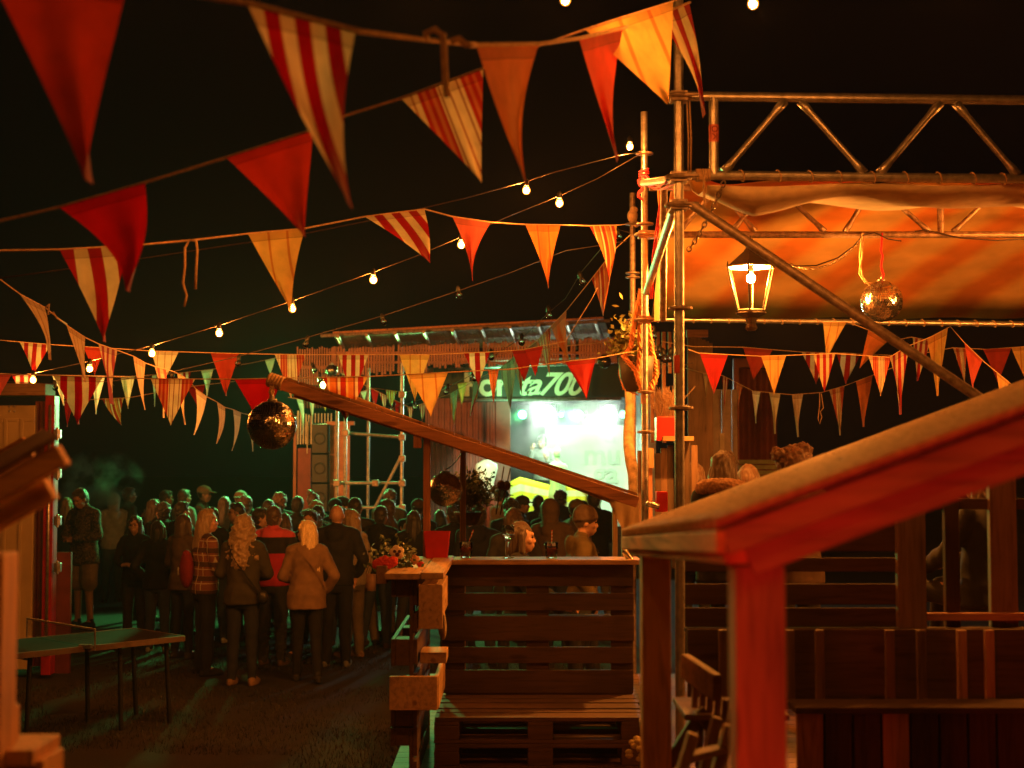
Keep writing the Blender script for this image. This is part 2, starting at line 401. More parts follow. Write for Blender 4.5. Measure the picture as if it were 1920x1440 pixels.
# rope sling on high end
t = thing('rope', P(512, 700, 8.98), 'thick brown rope wound round the high end of the stall rafter', 'rope')
b = MB(); c0 = P(512, 714, 8.98)
for k in range(5): b.torus(c0+n0*(-.02+.02*k), .075, .011, axis=n0, n=18, m=6, sq=(.55, 1))
pts = [c0+Vector((.01*math.sin(k*1.7), -.05, -.02-.018*k)) for k in range(10)]; b.tube(pts, .012, 6)
pts = [c0+Vector((-.01*math.sin(k*1.7), -.04, -.02-.018*k)) for k in range(10)]; b.tube(pts, .011, 6)
b.build('coil', cordm, t, smooth=True)

# ---------------------------------------------------------------- disco balls
mir = None
def disco(label, px, py, d, diam_px, strings=()):
    global mir
    c = P(px, py, d); r = diam_px/2/FPX*d
    t = thing('disco_ball', c, label, 'disco ball')
    if mir is None:
        mir, nt, bs, o = mk('mirror_tile'); bs.inputs['Base Color'].default_value = (.85, .83, .8, 1); bs.inputs['Metallic'].default_value = 1; bs.inputs['Roughness'].default_value = .2
    b = MB(); rn = random.Random(px); rows = 30
    for j in range(rows):
        t0, t1 = math.pi*(j+.06)/rows, math.pi*(j+.94)/rows; tm = (t0+t1)/2; nc = max(6, int(2*rows*math.sin(tm)))
        for i in range(nc):
            a0, a1 = 2*math.pi*(i+.06)/nc, 2*math.pi*(i+.94)/nc
            cc = Vector((math.sin(tm)*math.cos((a0+a1)/2), math.sin(tm)*math.sin((a0+a1)/2), math.cos(tm)))
            pl = cc + Vector([rn.gauss(0, .08) for _ in range(3)]); pl.normalize(); vs = []
            for th, al in ((t0, a0), (t1, a0), (t1, a1), (t0, a1)):
                q = Vector((math.sin(th)*math.cos(al), math.sin(th)*math.sin(al), math.cos(th)))
                k = cc.dot(pl)/max(.5, q.dot(pl)); vs.append(c+q*k*r)
            b.add(vs, [(0, 1, 2, 3)])
    b.build('mirror_tiles', mir, t)
    b = MB(); b.ell(c, (r*.985,)*3, n=32, m=18); b.build('core', solid('grey_core', (.12, .11, .1), .6), t, smooth=True)
    b = MB(); b.lathe([(.03, r*.97), (.03, r*1.06), (.012, r*1.08), (0, r*1.1)], c, 14); b.torus(c+Vector((0, 0, r*1.14)), .012, .003, (1, 0, 0), 12, 6); b.build('hanger', steel, t, smooth=True)
    return t, c, r
disco('large disco ball hung on rope from the high end of the stall roof', 510, 797, 8.7, 92)
disco('dim disco ball half behind the thin post under the stall roof', 835, 918, 9.75, 64)
disco('golden lit disco ball hanging under the canvas awning beside the lantern', 1653, 565, 10, 78)
disco('small dark disco ball below the stage roof by the red flags', 1133, 678, 20, 26)
disco('small disco ball in front of the lath screen left of the stage', 622, 694, 19.5, 22)
def cordline(name, pts, r, m, label, cat, group=None):
    b = MB(); b.tube(pts, r, 6); return b.build(name, m, smooth=True, label=label, cat=cat, group=group)
def sag(a, c, s, n=12): return [a.lerp(c, i/n)+Vector((0, 0, -4*s*(i/n)*(1-i/n))) for i in range(n+1)]
pinkm = solid('pink_cord', (.8, .05, .09), .7, 0, .2, 50, .3)
cordline('cord', sag(P(835, 880, 9.75), P(865, 850, 10.2), .02), .004, cablem, 'thin dark wire holding the dim disco ball at the stall post', 'cord')
cordline('cord', [P(1617, 437, 9.97), P(1612, 480, 9.97), P(1614, 500, 9.97), P(1618, 520, 9.97), P(1632, 536, 9.97), P(1648, 532, 9.98)], .006, cordm, 'pale knotted cord looped down to the awning disco ball', 'cord')
cordline('cord', [P(1619, 437, 9.95), P(1617, 480, 9.95), P(1613, 500, 9.95), P(1611, 512, 9.95), P(1622, 530, 9.95), P(1640, 532, 9.97)], .006, cordm, 'second strand of pale knotted cord above the awning disco ball', 'cord')
cordline('cord', [P(1654, 437, 9.98), P(1652, 470, 9.98), P(1655, 480, 9.98), P(1652, 500, 9.98), P(1657, 515, 9.98), P(1653, 528, 9.99)], .008, pinkm, 'bright pink cord holding the awning disco ball', 'cord')

# ---------------------------------------------------------------- scaffold and awning
TR = .0242
def coupler(b, p, axis='z'):
    b.box(p, (.085, .085, .05)); b.torus(Vector(p), .06, .012, (0, 0, 1), 16, 6); b.cap(Vector(p)+Vector((.03, -.06, 0)), Vector(p)+Vector((.09, -.06, 0)), .009, .009, 6)
def pole(label, px, d, ytop, rings, m=steel, z0=DZ, lean=0):
    top = P(px+lean, ytop, d); bot = Vector((P(px, 860, d).x, d, z0))
    t = thing('scaffold_pole', bot, label, 'scaffold pole', 'upright scaffold poles of the awning frame')
    b = MB(); b.tube([bot, top], TR, 16); b.build('tube', m, t, smooth=False)
    for y in rings:
        b = MB(); p = P(px, y, d); b.lathe([(.03, -.012), (.062, -.005), (.062, .005), (.03, .012)], Vector((top.x+(bot.x-top.x)*0, d, p.z)), 16); b.build('rosette', rust_s, t)
    return t
pA = pole('nearest upright scaffold pole with ring collars crossing the awning left corner', 1272, 7.1, -40, (182, 333, 388, 578, 765))
pB = pole('slim upright scaffold pole wrapped with pink cord, topped by a bulb string', 1208, 9.9, 210, (288, 420, 440, 735, 810))
pC = pole('shortest upright scaffold pole carrying a knotted rag, farthest of the corner poles', 1186, 12, 362, (420, 512, 520, 600), rust_s, 0)
tap = solid('red_tape', (.5, .06, .04), .5)
b = MB(); q = P(1272, 700, 7.1); b.tube([q, q+Vector((0, 0, .09))], TR+.001, 16); b.build('tape_band', tap, pA)
b = MB(); q = P(1208, 757, 9.9); b.tube([q, q+Vector((0, 0, .09))], TR+.001, 16); b.build('tape_band', solid('pale_tape', (.6, .35, .25), .5), pB)
b = MB(); c = P(1186, 405, 12)
b.ell(c, (.045, .045, .06)); b.ell(c+Vector((.01, -.02, .05)), (.035, .035, .03)); b.ell(c+Vector((.02, 0, -.07)), (.04, .03, .03))
b.build('rag', solid('pale_rag', (.6, .42, .28), .9, 0, .3, 20, .6), smooth=True, label='pale rag knotted round the farthest corner pole', cat='rag')
def girder(label, d, xl, xr, ytop, ybot, nodes, verts, m=steel, slope=0, caps=True):
    zt, zb = P(960, ytop, d).z, P(960, ybot, d).z; X0, X1 = P(xl, 860, d).x, P(xr, 860, d).x
    t = thing('lattice_girder', (X0, d, zb), label, 'lattice girder', 'lattice girders holding the awning')
    def at(px, z): x = P(px, 860, d).x; return Vector((x, d, z+slope*(x-X0)))
    b = MB(); b.tube([at(xl, zt), at(xr, zt)], TR, 16); b.build('top_chord', m, t)
    b = MB(); b.tube([at(xl, zb), at(xr, zb)], TR, 16); b.build('bottom_chord', m, t)
    for a, c in nodes:
        p, q = at(a, zt-.02), at(c, zb+.02); dv = (q-p).normalized(); b = MB()
        b.tube([p, p+dv*.05, p+dv*.09, q-dv*.09, q-dv*.05, q], [.025, .022, .017, .017, .022, .025], 10); b.build('diagonal', m, t, smooth=True)
    for v in verts:
        b = MB(); b.tube([at(v, zt), at(v, zb)], TR*.98, 14); b.build('vertical', m, t)
    return t, at, zt, zb
g1, at1, zt1, zb1 = girder('near lattice girder against the night sky with canvas laced to its lower tube', 7.2, 1284, 2150, 180, 328, [(1478, 1362), (1508, 1628), (1773, 1657), (1803, 1918), (2070, 1950)], [1343], slope=-.012)
q = at1(1343, P(960, 250, 7.2).z)
b = MB(); b.tube([q+Vector((0, 0, -.045)), q+Vector((0, 0, .045))], TR+.0012, 16); st = b.build('sticker', solid('pink_sticker', (.6, .14, .12), .5), g1)
def text(name, s, loc, size, mat, parent, rot=(R(90), 0, 0), shear=0, ext=.002, sx=1, align='LEFT', bold=0):
    c = bpy.data.curves.new(name, 'FONT'); c.body = s; c.size = size; c.shear = shear; c.extrude = ext; c.align_x = align; c.offset = bold
    c.space_character = sx
    tmp = bpy.data.objects.new('tmp', c); COL.objects.link(tmp); dg = bpy.context.evaluated_depsgraph_get(); dg.update()
    me = bpy.data.meshes.new_from_object(tmp.evaluated_get(dg)); bpy.data.objects.remove(tmp)
    me.name = name; me.materials.clear(); me.materials.append(mat)
    o = bpy.data.objects.new(name, me); COL.objects.link(o); o.location = Vector(loc)-org(parent); o.rotation_euler = rot; o.parent = parent
    ORG[o] = org(parent); return o
dkred = solid('dark_red_ink', (.22, .005, .01), .5)
text('lettering', 'O', q+Vector((-.017, -TR-.002, .004)), .045, dkred, g1, ext=.0004, bold=.0015)
text('lettering', 'K', q+Vector((.017, -TR-.002, -.004)), .045, dkred, g1, rot=(R(90), R(180), 0), ext=.0004, bold=.001)
g2, at2, zt2, zb2 = girder('inner lattice girder in shadow under the awning carrying lantern and disco ball', 10, 1220, 2100, 352, 440, [(1440, 1375), (1345, 1275), (1356, 1420), (1470, 1552), (1638, 1590), (1660, 1750), (1878, 1795), (1895, 2000)], [1771], m=rust_s)
for d, px, y in ((7.1, 1272, 333), (7.1, 1272, 182), (9.9, 1208, 440), (7.1, 1272, 385), (9.9, 1208, 600)):
    b = MB(); coupler(b, P(px, y, d)); b.build('coupler', rust_s, pA if d < 8 else pB, bevel=.004)
def brace(label, a, c, m=steel, r=TR):
    b = MB(); b.tube([a, c], r, 16); return b.build('scaffold_brace', m, label=label, cat='scaffold brace')
brace('long diagonal scaffold brace running down from the near pole in front of the lantern', P(1300, 385, 7.0), P(1860, 762, 6.6), rust_s)
brace('short slanting brace with a green sheen between the two corner poles', P(1262, 395, 7.2), P(1212, 548, 9.8))
b = MB(); b.tube([P(1215, 440, 9.95), P(1262, 440, 9.95)], TR, 12); coupler(b, P(1216, 440, 9.95)); b.build('scaffold_tube', steel, label='short horizontal tube joining the wrapped pole and inner girder', cat='scaffold tube')
b = MB(); b.tube([P(1206, 343, 9.8), P(1275, 335, 7.3)], TR, 12); b.build('scaffold_tube', rust_s, label='rusty cross tube tied with pink cord between corner poles', cat='scaffold tube')
b = MB(); b.tube([P(1245, 345, 8.5), P(1243, 600, 9.2)], TR*.9, 12); b.build('scaffold_tube', rust_s, label='thin upright tube beside the awning edge behind the braces', cat='scaffold tube')
dB = 12.6; zB = P(960, 603, dB).z
bt = MB(); L_, R_2 = P(1218, 598, dB), P(2150, 611, dB); bt.tube([L_, R_2], TR, 14); backtube = bt.build('scaffold_tube', steel, label='horizontal tube along the rear lower edge of the awning with lacing', cat='scaffold tube')
# canvas: near chord -> slack -> ridge on inner girder -> back tube
m, nt, bs, o = mk('striped_canvas')
wv = N(nt, 'ShaderNodeTexWave', ins={'Scale': .5, 'Distortion': 1.2, 'Detail': 2, 'Detail Scale': .6}); wv.wave_profile = 'SIN'
nt.links.new(vec(nt, (1, 1, 0), rot=(0, 0, R(-22))), wv.inputs['Vector'])
cc = ramp(nt, wv.outputs['Fac'], [(.2, (.76, .50, .21)), (.5, (.78, .42, .13)), (.85, (.74, .27, .055))])
nz = N(nt, 'ShaderNodeTexNoise', ins={'Scale': 3, 'Detail': 6}); nt.links.new(vec(nt), nz.inputs['Vector'])
dd = ramp(nt, nz.outputs[0], [(.3, (.7, .68, .65)), (.65, (1, 1, 1))])
x = N(nt, 'ShaderNodeMix', data_type='RGBA', blend_type='MULTIPLY'); x.inputs[0].default_value = 1
nt.links.new(cc, x.inputs[6]); nt.links.new(dd, x.inputs[7]); nt.links.new(x.outputs[2], bs.inputs['Base Color']); bs.inputs['Roughness'].default_value = .8
tl = N(nt, 'ShaderNodeBsdfTranslucent'); nt.links.new(x.outputs[2], tl.inputs[0]); ms = N(nt, 'ShaderNodeMixShader'); ms.inputs[0].default_value = .5
nt.links.new(bs.outputs[0], ms.inputs[1]); nt.links.new(tl.outputs[0], ms.inputs[2]); nt.links.new(ms.outputs[0], o.inputs[0]); bump(nt, bs, nz.outputs[0], .45, .03)
canvasm = m
aw = thing('awning', (2.5, 10, 3.6), 'large striped canvas awning glowing orange above the lantern', 'awning')
b = MB(); nu = 90
prof = [(7.22, 3.70), (7.3, 3.66), (7.5, 3.645), (7.8, 3.69), (8.2, 3.80), (8.8, 3.99), (9.4, 4.14), (9.9, 4.24), (10.15, 4.27), (10.5, 4.24), (11, 4.12), (11.6, 3.95), (12.2, 3.74), (dB-.05, zB+.03)]
XL0, XR0 = P(1330, 860, 7.2).x, P(2180, 860, 7.2).x; XL1, XR1 = P(1222, 860, dB).x, P(2150, 860, dB).x
for j, (yy, zz) in enumerate(prof):
    t_ = (yy-7.2)/(dB-7.2)
    for i in range(nu+1):
        u = i/nu; xl = XL0+(XL1-XL0)*min(1, t_*1.2); x = xl+(XR0+(XR1-XR0)*t_-xl)*u
        rip = .018*math.sin(x*7+yy*2)+.03*noise.noise(Vector((x*1.3, yy*.8, 2)))
        if yy < 9: rip += .02*math.sin(x*5+yy*9)*(1 if j else .3)
        edge = .10*max(0, 1-u*9)*(1 if 7.3 < yy < 9.2 else 0)
        b.v.append(Vector((x, yy, zz+rip*(.35 if j in (0, len(prof)-1) else 1)+edge)))
for j in range(len(prof)-1):
    for i in range(nu): q = j*(nu+1)+i; b.f.append([q, q+1, q+nu+2, q+nu+1]); b.uv.append(None); b.mi.append(0)
flapc = fabric('cream_lit_flap_canvas', [(0, (.97, .78, .5))], .12, False)  # cream front flap, paled further so it looks brightly lit
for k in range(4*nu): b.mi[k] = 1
cv = b.build('canvas', [canvasm, flapc], aw, smooth=True); sd = cv.modifiers.new('s', 'SOLIDIFY'); sd.thickness = .004
# hanging flap at the left corner of the awning
b = MB()
for j in range(9):
    for i in range(7):
        u, v = i/6, j/8; p = P(1232+14*u+5*math.sin(v*5), 352+250*v, 9.3+.6*u); b.v.append(p+Vector((0, .03*math.sin(v*9+u*4), 0)))
for j in range(8):
    for i in range(6): q = j*7+i; b.f.append([q, q+1, q+8, q+7]); b.uv.append(None); b.mi.append(0)
b.build('side_flap', canvasm, aw, smooth=True)
b = MB()
for px in [1395, 1465, 1525, 1580, 1643, 1705, 1768, 1833, 1890, 1950]:
    c = at1(px, zb1); b.torus(c, TR+.006, .004, (1, .25, .35), 16, 5)
b.build('lacing', cordm, aw, smooth=True)
b = MB()
for k in range(28):
    c = L_.lerp(R_2, (k+.4)/28); b.torus(c, TR+.008, .0045, (1, .2, .5), 14, 5)
b.build('lacing', cordm, aw, smooth=True)
b = MB(); cl = at1(1322, zb1)
for k in range(7): b.torus(cl+Vector((.011*(k-3), 0, 0)), TR+.005, .0055, (1, 0, .1*math.sin(k)), 14, 5)
b.tube([cl+Vector((0, -.03, 0)), cl+Vector((0, -.032, -.1)), cl+Vector((.004, -.03, -.18))], .006, 6)
b.build('cord_lashing', cordm, smooth=True, label='pale cord lashing round the near girder next to the pole', cat='cord')
for dx, lab in ((0, 'left of a pair of thin cords hanging beside the near pole'), (5, 'right of a pair of thin cords hanging beside the near pole')):
    cordline('cord', [P(1288+dx, 190, 7.15), P(1291+dx, 260, 7.15), P(1290+dx, 325, 7.18)], .004, cordm, lab, 'cord')
# chain from girder to brace corner
def chain(pts, r, w, m):
    b = MB(); L = 0; seg = [(pts[i+1]-pts[i]).length for i in range(len(pts)-1)]; tot = sum(seg); n = int(tot/(w*1.5))
    for k in range(n):
        s = (k+.5)/n*tot; i = 0
        while i < len(seg)-1 and s > seg[i]: s -= seg[i]; i += 1
        p = pts[i].lerp(pts[i+1], s/seg[i]); d = (pts[i+1]-pts[i]).normalized()
        ax = d.orthogonal(); ax = Matrix.Rotation(k % 2*math.pi/2, 3, d) @ ax
        u = d; v = ax.cross(d).normalized(); loop = [p+u*math.cos(a)*w+v*math.sin(a)*w*.55 for a in [2*math.pi*q/10 for q in range(11)]]
        b.tube(loop, r, 5, False)
    return b
chain(sag(P(1358, 340, 7.2), P(1290, 470, 7.6), .03), .004, .022, rust_s).build('chain', rust_s, smooth=True, label='steel chain slung from the near girder down behind the pole', cat='chain')
chain(sag(P(1480, 495, 9.9), P(1614, 450, 9.95), .10), .0022, .016, rust_s).build('chain', rust_s, smooth=True, label='thin chain swagged between lantern and disco ball', cat='chain')
cordline('cable', [P(1420, 460, 9.9), P(1450, 485, 9.9), P(1490, 499, 9.9), P(1530, 498, 9.9), P(1570, 484, 9.9), P(1600, 462, 9.9), P(1618, 441, 9.92), P(1640, 436, 9.95), P(1665, 448, 9.93), P(1690, 452, 9.93)], .005, cablem, 'black cable looping from the lantern up to the inner girder', 'cable')
cordline('cable', [P(1715, 434, 9.95), P(1735, 431, 9.94), P(1800, 446, 9.94), P(1870, 451, 9.93), P(1960, 446, 9.93)], .005, cablem, 'black cable lying along the inner girder at the right', 'cable')
# pink cord tangle on the wrapped pole
b = MB(); c0 = P(1208, 335, 9.9); rn = random.Random(5)
for k in range(9): b.torus(c0+Vector((0, 0, -.05+.014*k)), TR+.01, .0055, (rn.uniform(-.3, .3), rn.uniform(-.3, .3), 1), 16, 5)
for k in range(4):
    pts = [c0+Vector((-.03-.02*math.sin(q*1.2+k), -.03, -.02*q-.01*k)) for q in range(8)]; b.tube(pts, .005, 5)
for k in range(7):
    a = P(1208+rn.uniform(0, 10), 325+rn.uniform(0, 20), 9.8); e = P(1265+rn.uniform(-15, 8), 340+rn.uniform(-6, 20), 7.6)
    b.tube(sag(a, e, rn.uniform(.01, .06), 8), .004, 5)
for k in range(4):
    a = P(1240+rn.uniform(-5, 5), 350, 9); b.tube([a, P(1238+rn.uniform(-4, 6), 400, 9.1), P(1228+rn.uniform(-5, 5), 480, 9.3), P(1220+rn.uniform(-3, 6), 560, 9.5)], .0045, 5)
b.build('pink_cord', pinkm, smooth=True, label='tangle of bright pink cord wound on the slim pole and rusty tube', cat='cord')

# ---------------------------------------------------------------- lantern
def lantern():
    c = P(1408, 545, 9.95); s = 9.95/FPX
    t = thing('lantern', c, 'lit six sided street lantern hanging below the inner girder', 'lantern')
    iron = solid('dark_iron', (.05, .035, .025), .5, .4)
    ztop, zbot = P(1408, 500, 9.95).z, P(1408, 583, 9.95).z; rt, rb = 47*s, 27*s
    def hexa(r, z): return [Vector((c.x+r*math.cos(R(60*k+15)), c.y+r*math.sin(R(60*k+15)), z)) for k in range(6)]
    T, B_ = hexa(rt, ztop), hexa(rb, zbot)
    b = MB()
    for k in range(6):
        b.tube([T[k], B_[k]], .006, 6); b.tube([T[k], T[(k+1) % 6]], .008, 6); b.tube([B_[k], B_[(k+1) % 6]], .008, 6)
        b.cap(T[k], T[k]+Vector((0, 0, .03)), .008, .003, 6)
    b.build('frame', iron, t)
    b = MB(); ap = hexa(12*s, P(1408, 470, 9.95).z); vs = T+ap; vs = [Vector(q) for q in vs]
    b.add(vs, [(k, (k+1) % 6, 6+(k+1) % 6, 6+k) for k in range(6)]+[(6, 7, 8, 9, 10, 11)])
    b.lathe([(13*s, 0), (9*s, .02), (11*s, .04), (0, .06)], Vector((c.x, c.y, ap[0].z)), 12)
    rf = b.build('roof', iron, t); sd = rf.modifiers.new('s', 'SOLIDIFY'); sd.thickness = .004
    b = MB(); Ti = hexa(rt*.97, ztop-.006); ap2 = hexa(rt*.62, ztop+.04)
    b.add(Ti+ap2, [(k, (k+1) % 6, 6+(k+1) % 6, 6+k) for k in range(6)]); b.build('reflector', solid('white_enamel', (.85, .82, .75), .5, 0, .05), t)
    b = MB(); b.lathe([(rb*1.05, zbot-.01-c.z), (rb*1.1, zbot-.02-c.z), (.045, zbot-.05-c.z), (.03, zbot-.09-c.z), (.045, zbot-.12-c.z), (.03, zbot-.14-c.z)], (c.x, c.y, c.z), 12); b.build('base', iron, t)
    b = MB(); b.cap((c.x, c.y, P(0, 498, 9.95).z), (c.x, c.y, P(0, 508, 9.95).z), .018, .018, 10); b.tube([(c.x, c.y, P(0, 470, 9.95).z), (c.x, c.y, P(0, 498, 9.95).z)], .004, 6); b.build('lamp_holder', blackp, t)
    b = MB(); q = P(1408, 522, 9.95); b.ell(q, (.03, .03, .034)); b.build('bulb', emit('lantern_bulb', (1, .30, .035), 12500), t, smooth=True)
    b = MB(); b.tube([(c.x, c.y, P(0, 470, 9.95).z+.05), (c.x, c.y, P(0, 442, 9.95).z)], .006, 6); b.torus((c.x, c.y, P(0, 462, 9.95).z), .02, .004, (0, 1, 0)); b.build('hook', iron, t)
    pane = glass('lantern_glass')
    b = MB()
    for k in range(6):
        a1, a2, b1, b2 = T[k], T[(k+1) % 6], B_[k], B_[(k+1) % 6]
        b.tube([a1.lerp(b1, .02), b1.lerp(a1, .02)], .0025, 4)
    b.build('glazing_bars', solid('brass', (.6, .4, .2), .3, .8), t)
lantern()
# ---------------------------------------------------------------- bunting
def along(pts, x):
    """interpolate (y,d) on the string at pixel x"""
    for a, c in zip(pts, pts[1:]):
        if min(a[0], c[0]) <= x <= max(a[0], c[0]) and a[0] != c[0]:
            t = (x-a[0])/(c[0]-a[0]); return a[1]+(c[1]-a[1])*t, a[2]+(c[2]-a[2])*t
    q = pts[0] if abs(pts[0][0]-x) < abs(pts[-1][0]-x) else pts[-1]; return q[1], q[2]
def bunting(label, pts, flags, cord_r=.0035, extra=(), amp=.02, curl=0):
    """pts: (px,py,d) of the cord; flags: (x0,x1,tipx,tipy,style[,pinch[,bow]])"""
    pts = sorted(pts); P3 = [P(*q) for q in pts]
    t = thing('bunting', P3[0].lerp(P3[-1], .5), label, 'bunting', 'bunting strings across the site')
    xs = sorted(set([q[0] for q in pts]+[f[0] for f in flags]+[f[1] for f in flags]))
    line = []
    for x in xs:
        y, d = along(pts, x); line.append(P(x, y, d))
    b = MB(); b.tube(line, cord_r, 6); b.build('cord', cordm, t, smooth=True)
    rn = random.Random(label)
    for f in flags:
        x0_, x1_, tx, ty, sty = f[:5]; p = f[5] if len(f) > 5 else 1.0; bow = f[6] if len(f) > 6 else 0
        y0_, d0 = along(pts, x0_); y1_, d1 = along(pts, x1_); A, B = P(x0_, y0_, d0), P(x1_, y1_, d1); dm = (d0+d1)/2
        Cc = P(tx, ty, dm+rn.uniform(-.06, .06)*dm/5); Mid = (A+B)/2; Hf = (B-A)/2
        nu, nv = 14, 18; b = MB(); ph = rn.uniform(0, 6); L = (Cc-Mid).length; am = amp*L*rn.uniform(3, 7)*(1+(p-1)*1.6); p = p*rn.uniform(.97, 1.12)
        for j in range(nv+1):
            v = j/nv; wd = (1-v)**p; wd = max(wd, .012); cen = Mid.lerp(Cc, v)+Vector((bow/FPX*dm*math.sin(math.pi*v), 0, 0))
            for i in range(nu+1):
                s = -1+2*i/nu
                q = cen+Hf*s*wd
                q = q+Vector((0, am*(math.sin(s*2.6*(1+(p-1))+ph+v*1.5)*(v**.7)*.6+.25*math.sin(s*6+ph*2)*v*(1-v)*2), .012*L*math.sin(s*3+ph)*v*(1-v)))
                b.v.append(q+Vector((0, -.004, -.002)))
        for j in range(nv):
            for i in range(nu):
                k = j*(nu+1)+i; b.f.append([k, k+nu+1, k+nu+2, k+1]); b.mi.append(0)
                def U(i_, j_):
                    v = j_/nv; s = (-1+2*i_/nu)*max((1-v)**min(p, 1.15), .012); return (.5+s/2, v)
                b.uv.append([U(i, j), U(i, j+1), U(i+1, j+1), U(i+1, j)])
        b.build('flag', FM(sty), t, smooth=True)
    for e in extra:
        b = MB(); b.tube([P(*q) for q in e], cord_r*1.3, 6); b.build('loose_end', cordm, t, smooth=True)
    return t
# nearest, blurred
bunting('nearest bunting string with a huge plain red flag and a wide striped flag', [(-120, -95, 3.0), (235, -30, 3.1), (462, 5, 3.1), (668, 58, 3.15), (800, 75, 3.7), (890, 84, 4.0), (1015, 82, 4.5), (1085, 72, 5.0), (1170, 52, 5.6), (1235, 28, 6.4), (1294, 4, 6.95)],
  [(-35, 240, 168, 340, 'red', 1.15), (464, 667, 657, 385, 'wide', 1.25, -14), (893, 1010, 988, 352, 'rust', 1.35, -12), (1085, 1168, 1158, 300, 'red', 1.5, -8), (1233, 1292, 1320, 217, 'wide2', 1.4, 8)], .007,
  extra=[[(800, 75, 3.68), (798, 62, 3.66), (815, 55, 3.66), (830, 65, 3.66), (832, 90, 3.66), (835, 150, 3.66), (838, 182, 3.66)], [(845, 78, 3.8), (860, 72, 3.8), (875, 84, 3.8), (890, 84, 3.85)]])
bunting('bunting string with two plain red flags, one finely striped and one large yellow flag', [(-60, 430, 4.4), (0, 414, 4.4), (112, 388, 4.4), (272, 342, 4.45), (425, 295, 4.5), (588, 243, 4.5), (650, 216, 4.6), (752, 184, 4.6), (906, 128, 4.8), (1010, 86, 5.0), (1097, 55, 5.3), (1262, 2, 6.2), (1290, -10, 7.0)],
  [(112, 272, 240, 545, 'crim', 1.1, 22), (425, 588, 571, 443, 'red', 1.02), (752, 906, 903, 340, 'multi', 1.0, 0), (1097, 1262, 1253, 192, 'yel2', .95)], .004)
bunting('middle bunting string with striped, yellow, coral and orange flags tied to the farthest corner pole', [(-60, 471, 6.0), (0, 470, 6.0), (112, 468, 6.1), (240, 461, 6.2), (355, 451, 6.5), (465, 438, 7.0), (572, 428, 7.2), (684, 406, 7.6), (796, 392, 7.9), (848, 406, 8.3), (920, 417, 8.8), (985, 421, 9.3), (1052, 422, 9.8), (1105, 423, 10.5), (1157, 422, 11), (1186, 419, 11.9)],
  [(112, 240, 196, 640, 'wide2', 1.0, 4), (465, 572, 546, 586, 'yel2', 1.15, -4), (684, 796, 806, 492, 'wide', 1.0, 5), (848, 920, 886, 525, 'coral', 1.7, -2), (985, 1051, 1028, 540, 'org2', 1.25, 0), (1105, 1156, 1141, 530, 'thin', 1.1, 6)], .0045,
  extra=[[(345, 575, 6.45), (350, 555, 6.45), (343, 530, 6.45), (347, 500, 6.45), (347, 465, 6.45), (355, 450, 6.48), (368, 452, 6.45), (370, 470, 6.45), (368, 500, 6.45), (366, 542, 6.45)]])
bunting('curled flags on the string dropping from the left edge toward the rope disco ball', [(-40, 500, 7.5), (0, 524, 7.5), (38, 552, 7.8), (85, 577, 8.2), (125, 610, 8.7), (160, 633, 9), (185, 645, 9.4), (220, 657, 9.8), (250, 668, 10.1), (273, 681, 10.5), (290, 687, 10.8), (320, 695, 11.3), (333, 700, 11.6), (353, 712, 11.9), (367, 729, 12.2), (388, 744, 12.6), (407, 754, 13), (422, 764, 13.4), (437, 768, 13.8), (454, 775, 14.2), (468, 778, 14.6), (500, 782, 15.5)],
  [(38, 85, 94, 674, 'yel3', 1.5, 8), (125, 160, 159, 716, 'yel3', 1.4, 0), (185, 220, 210, 757, 'wide', 1.5, -3), (250, 273, 272, 768, 'yel3', 1.1, -2), (290, 312, 307, 783, 'multi', 1.2, 3), (333, 350, 347, 796, 'yel3', 1.3, -2), (367, 388, 364, 815, 'green', 1.0, 3), (407, 422, 406, 832, 'yel3', .9, 5), (437, 452, 435, 845, 'green', .9, 4), (466, 480, 474, 846, 'green', 1.0, 0)], .004,
  extra=[[(85, 577, 8.1), (92, 570, 8.1), (90, 590, 8.1), (100, 585, 8.1), (106, 596, 8.1), (125, 608, 8.6)]])
bunting('highest of the far bunting lines, level with the lath screens by the stage', [(-40, 634, 13), (37, 641, 13), (95, 646, 13), (285, 658, 13), (447, 663, 13), (572, 665, 13), (690, 665, 13), (805, 665, 13), (918, 660, 13.3), (1010, 654, 14), (1170, 638, 15)],
  [(37, 95, 62, 702, 'wide', 1), (157, 197, 178, 705, 'red', 1), (283, 335, 305, 720, 'yel3', 1), (395, 448, 424, 742, 'red', 1), (515, 573, 546, 745, 'multi', 1), (634, 691, 661, 748, 'wide', 1), (749, 806, 778, 752, 'yel2', 1), (870, 919, 897, 722, 'wide5', 1), (960, 1003, 983, 716, 'crim', 1)], .004)
bunting('broad flags on the level line from the left container to the slim scaffold pole', [(-40, 700, 9.3), (20, 702, 9.3), (100, 704, 9.3), (283, 710, 9.3), (440, 711, 9.4), (530, 709, 9.5), (690, 706, 9.5), (840, 698, 9.5), (960, 692, 9.6), (1060, 678, 9.7), (1117, 672, 9.8), (1206, 655, 9.9)],
  [(-30, 22, -2, 745, 'coral', 1), (100, 193, 147, 795, 'wide', 1), (283, 366, 320, 797, 'multi', 1), (440, 530, 492, 800, 'crim', 1), (603, 690, 648, 790, 'thin', 1), (765, 840, 808, 780, 'yel2', 1.0), (915, 935, 925, 755, 'thin', 1), (1060, 1117, 1100, 748, 'crim', 1)], .0035)
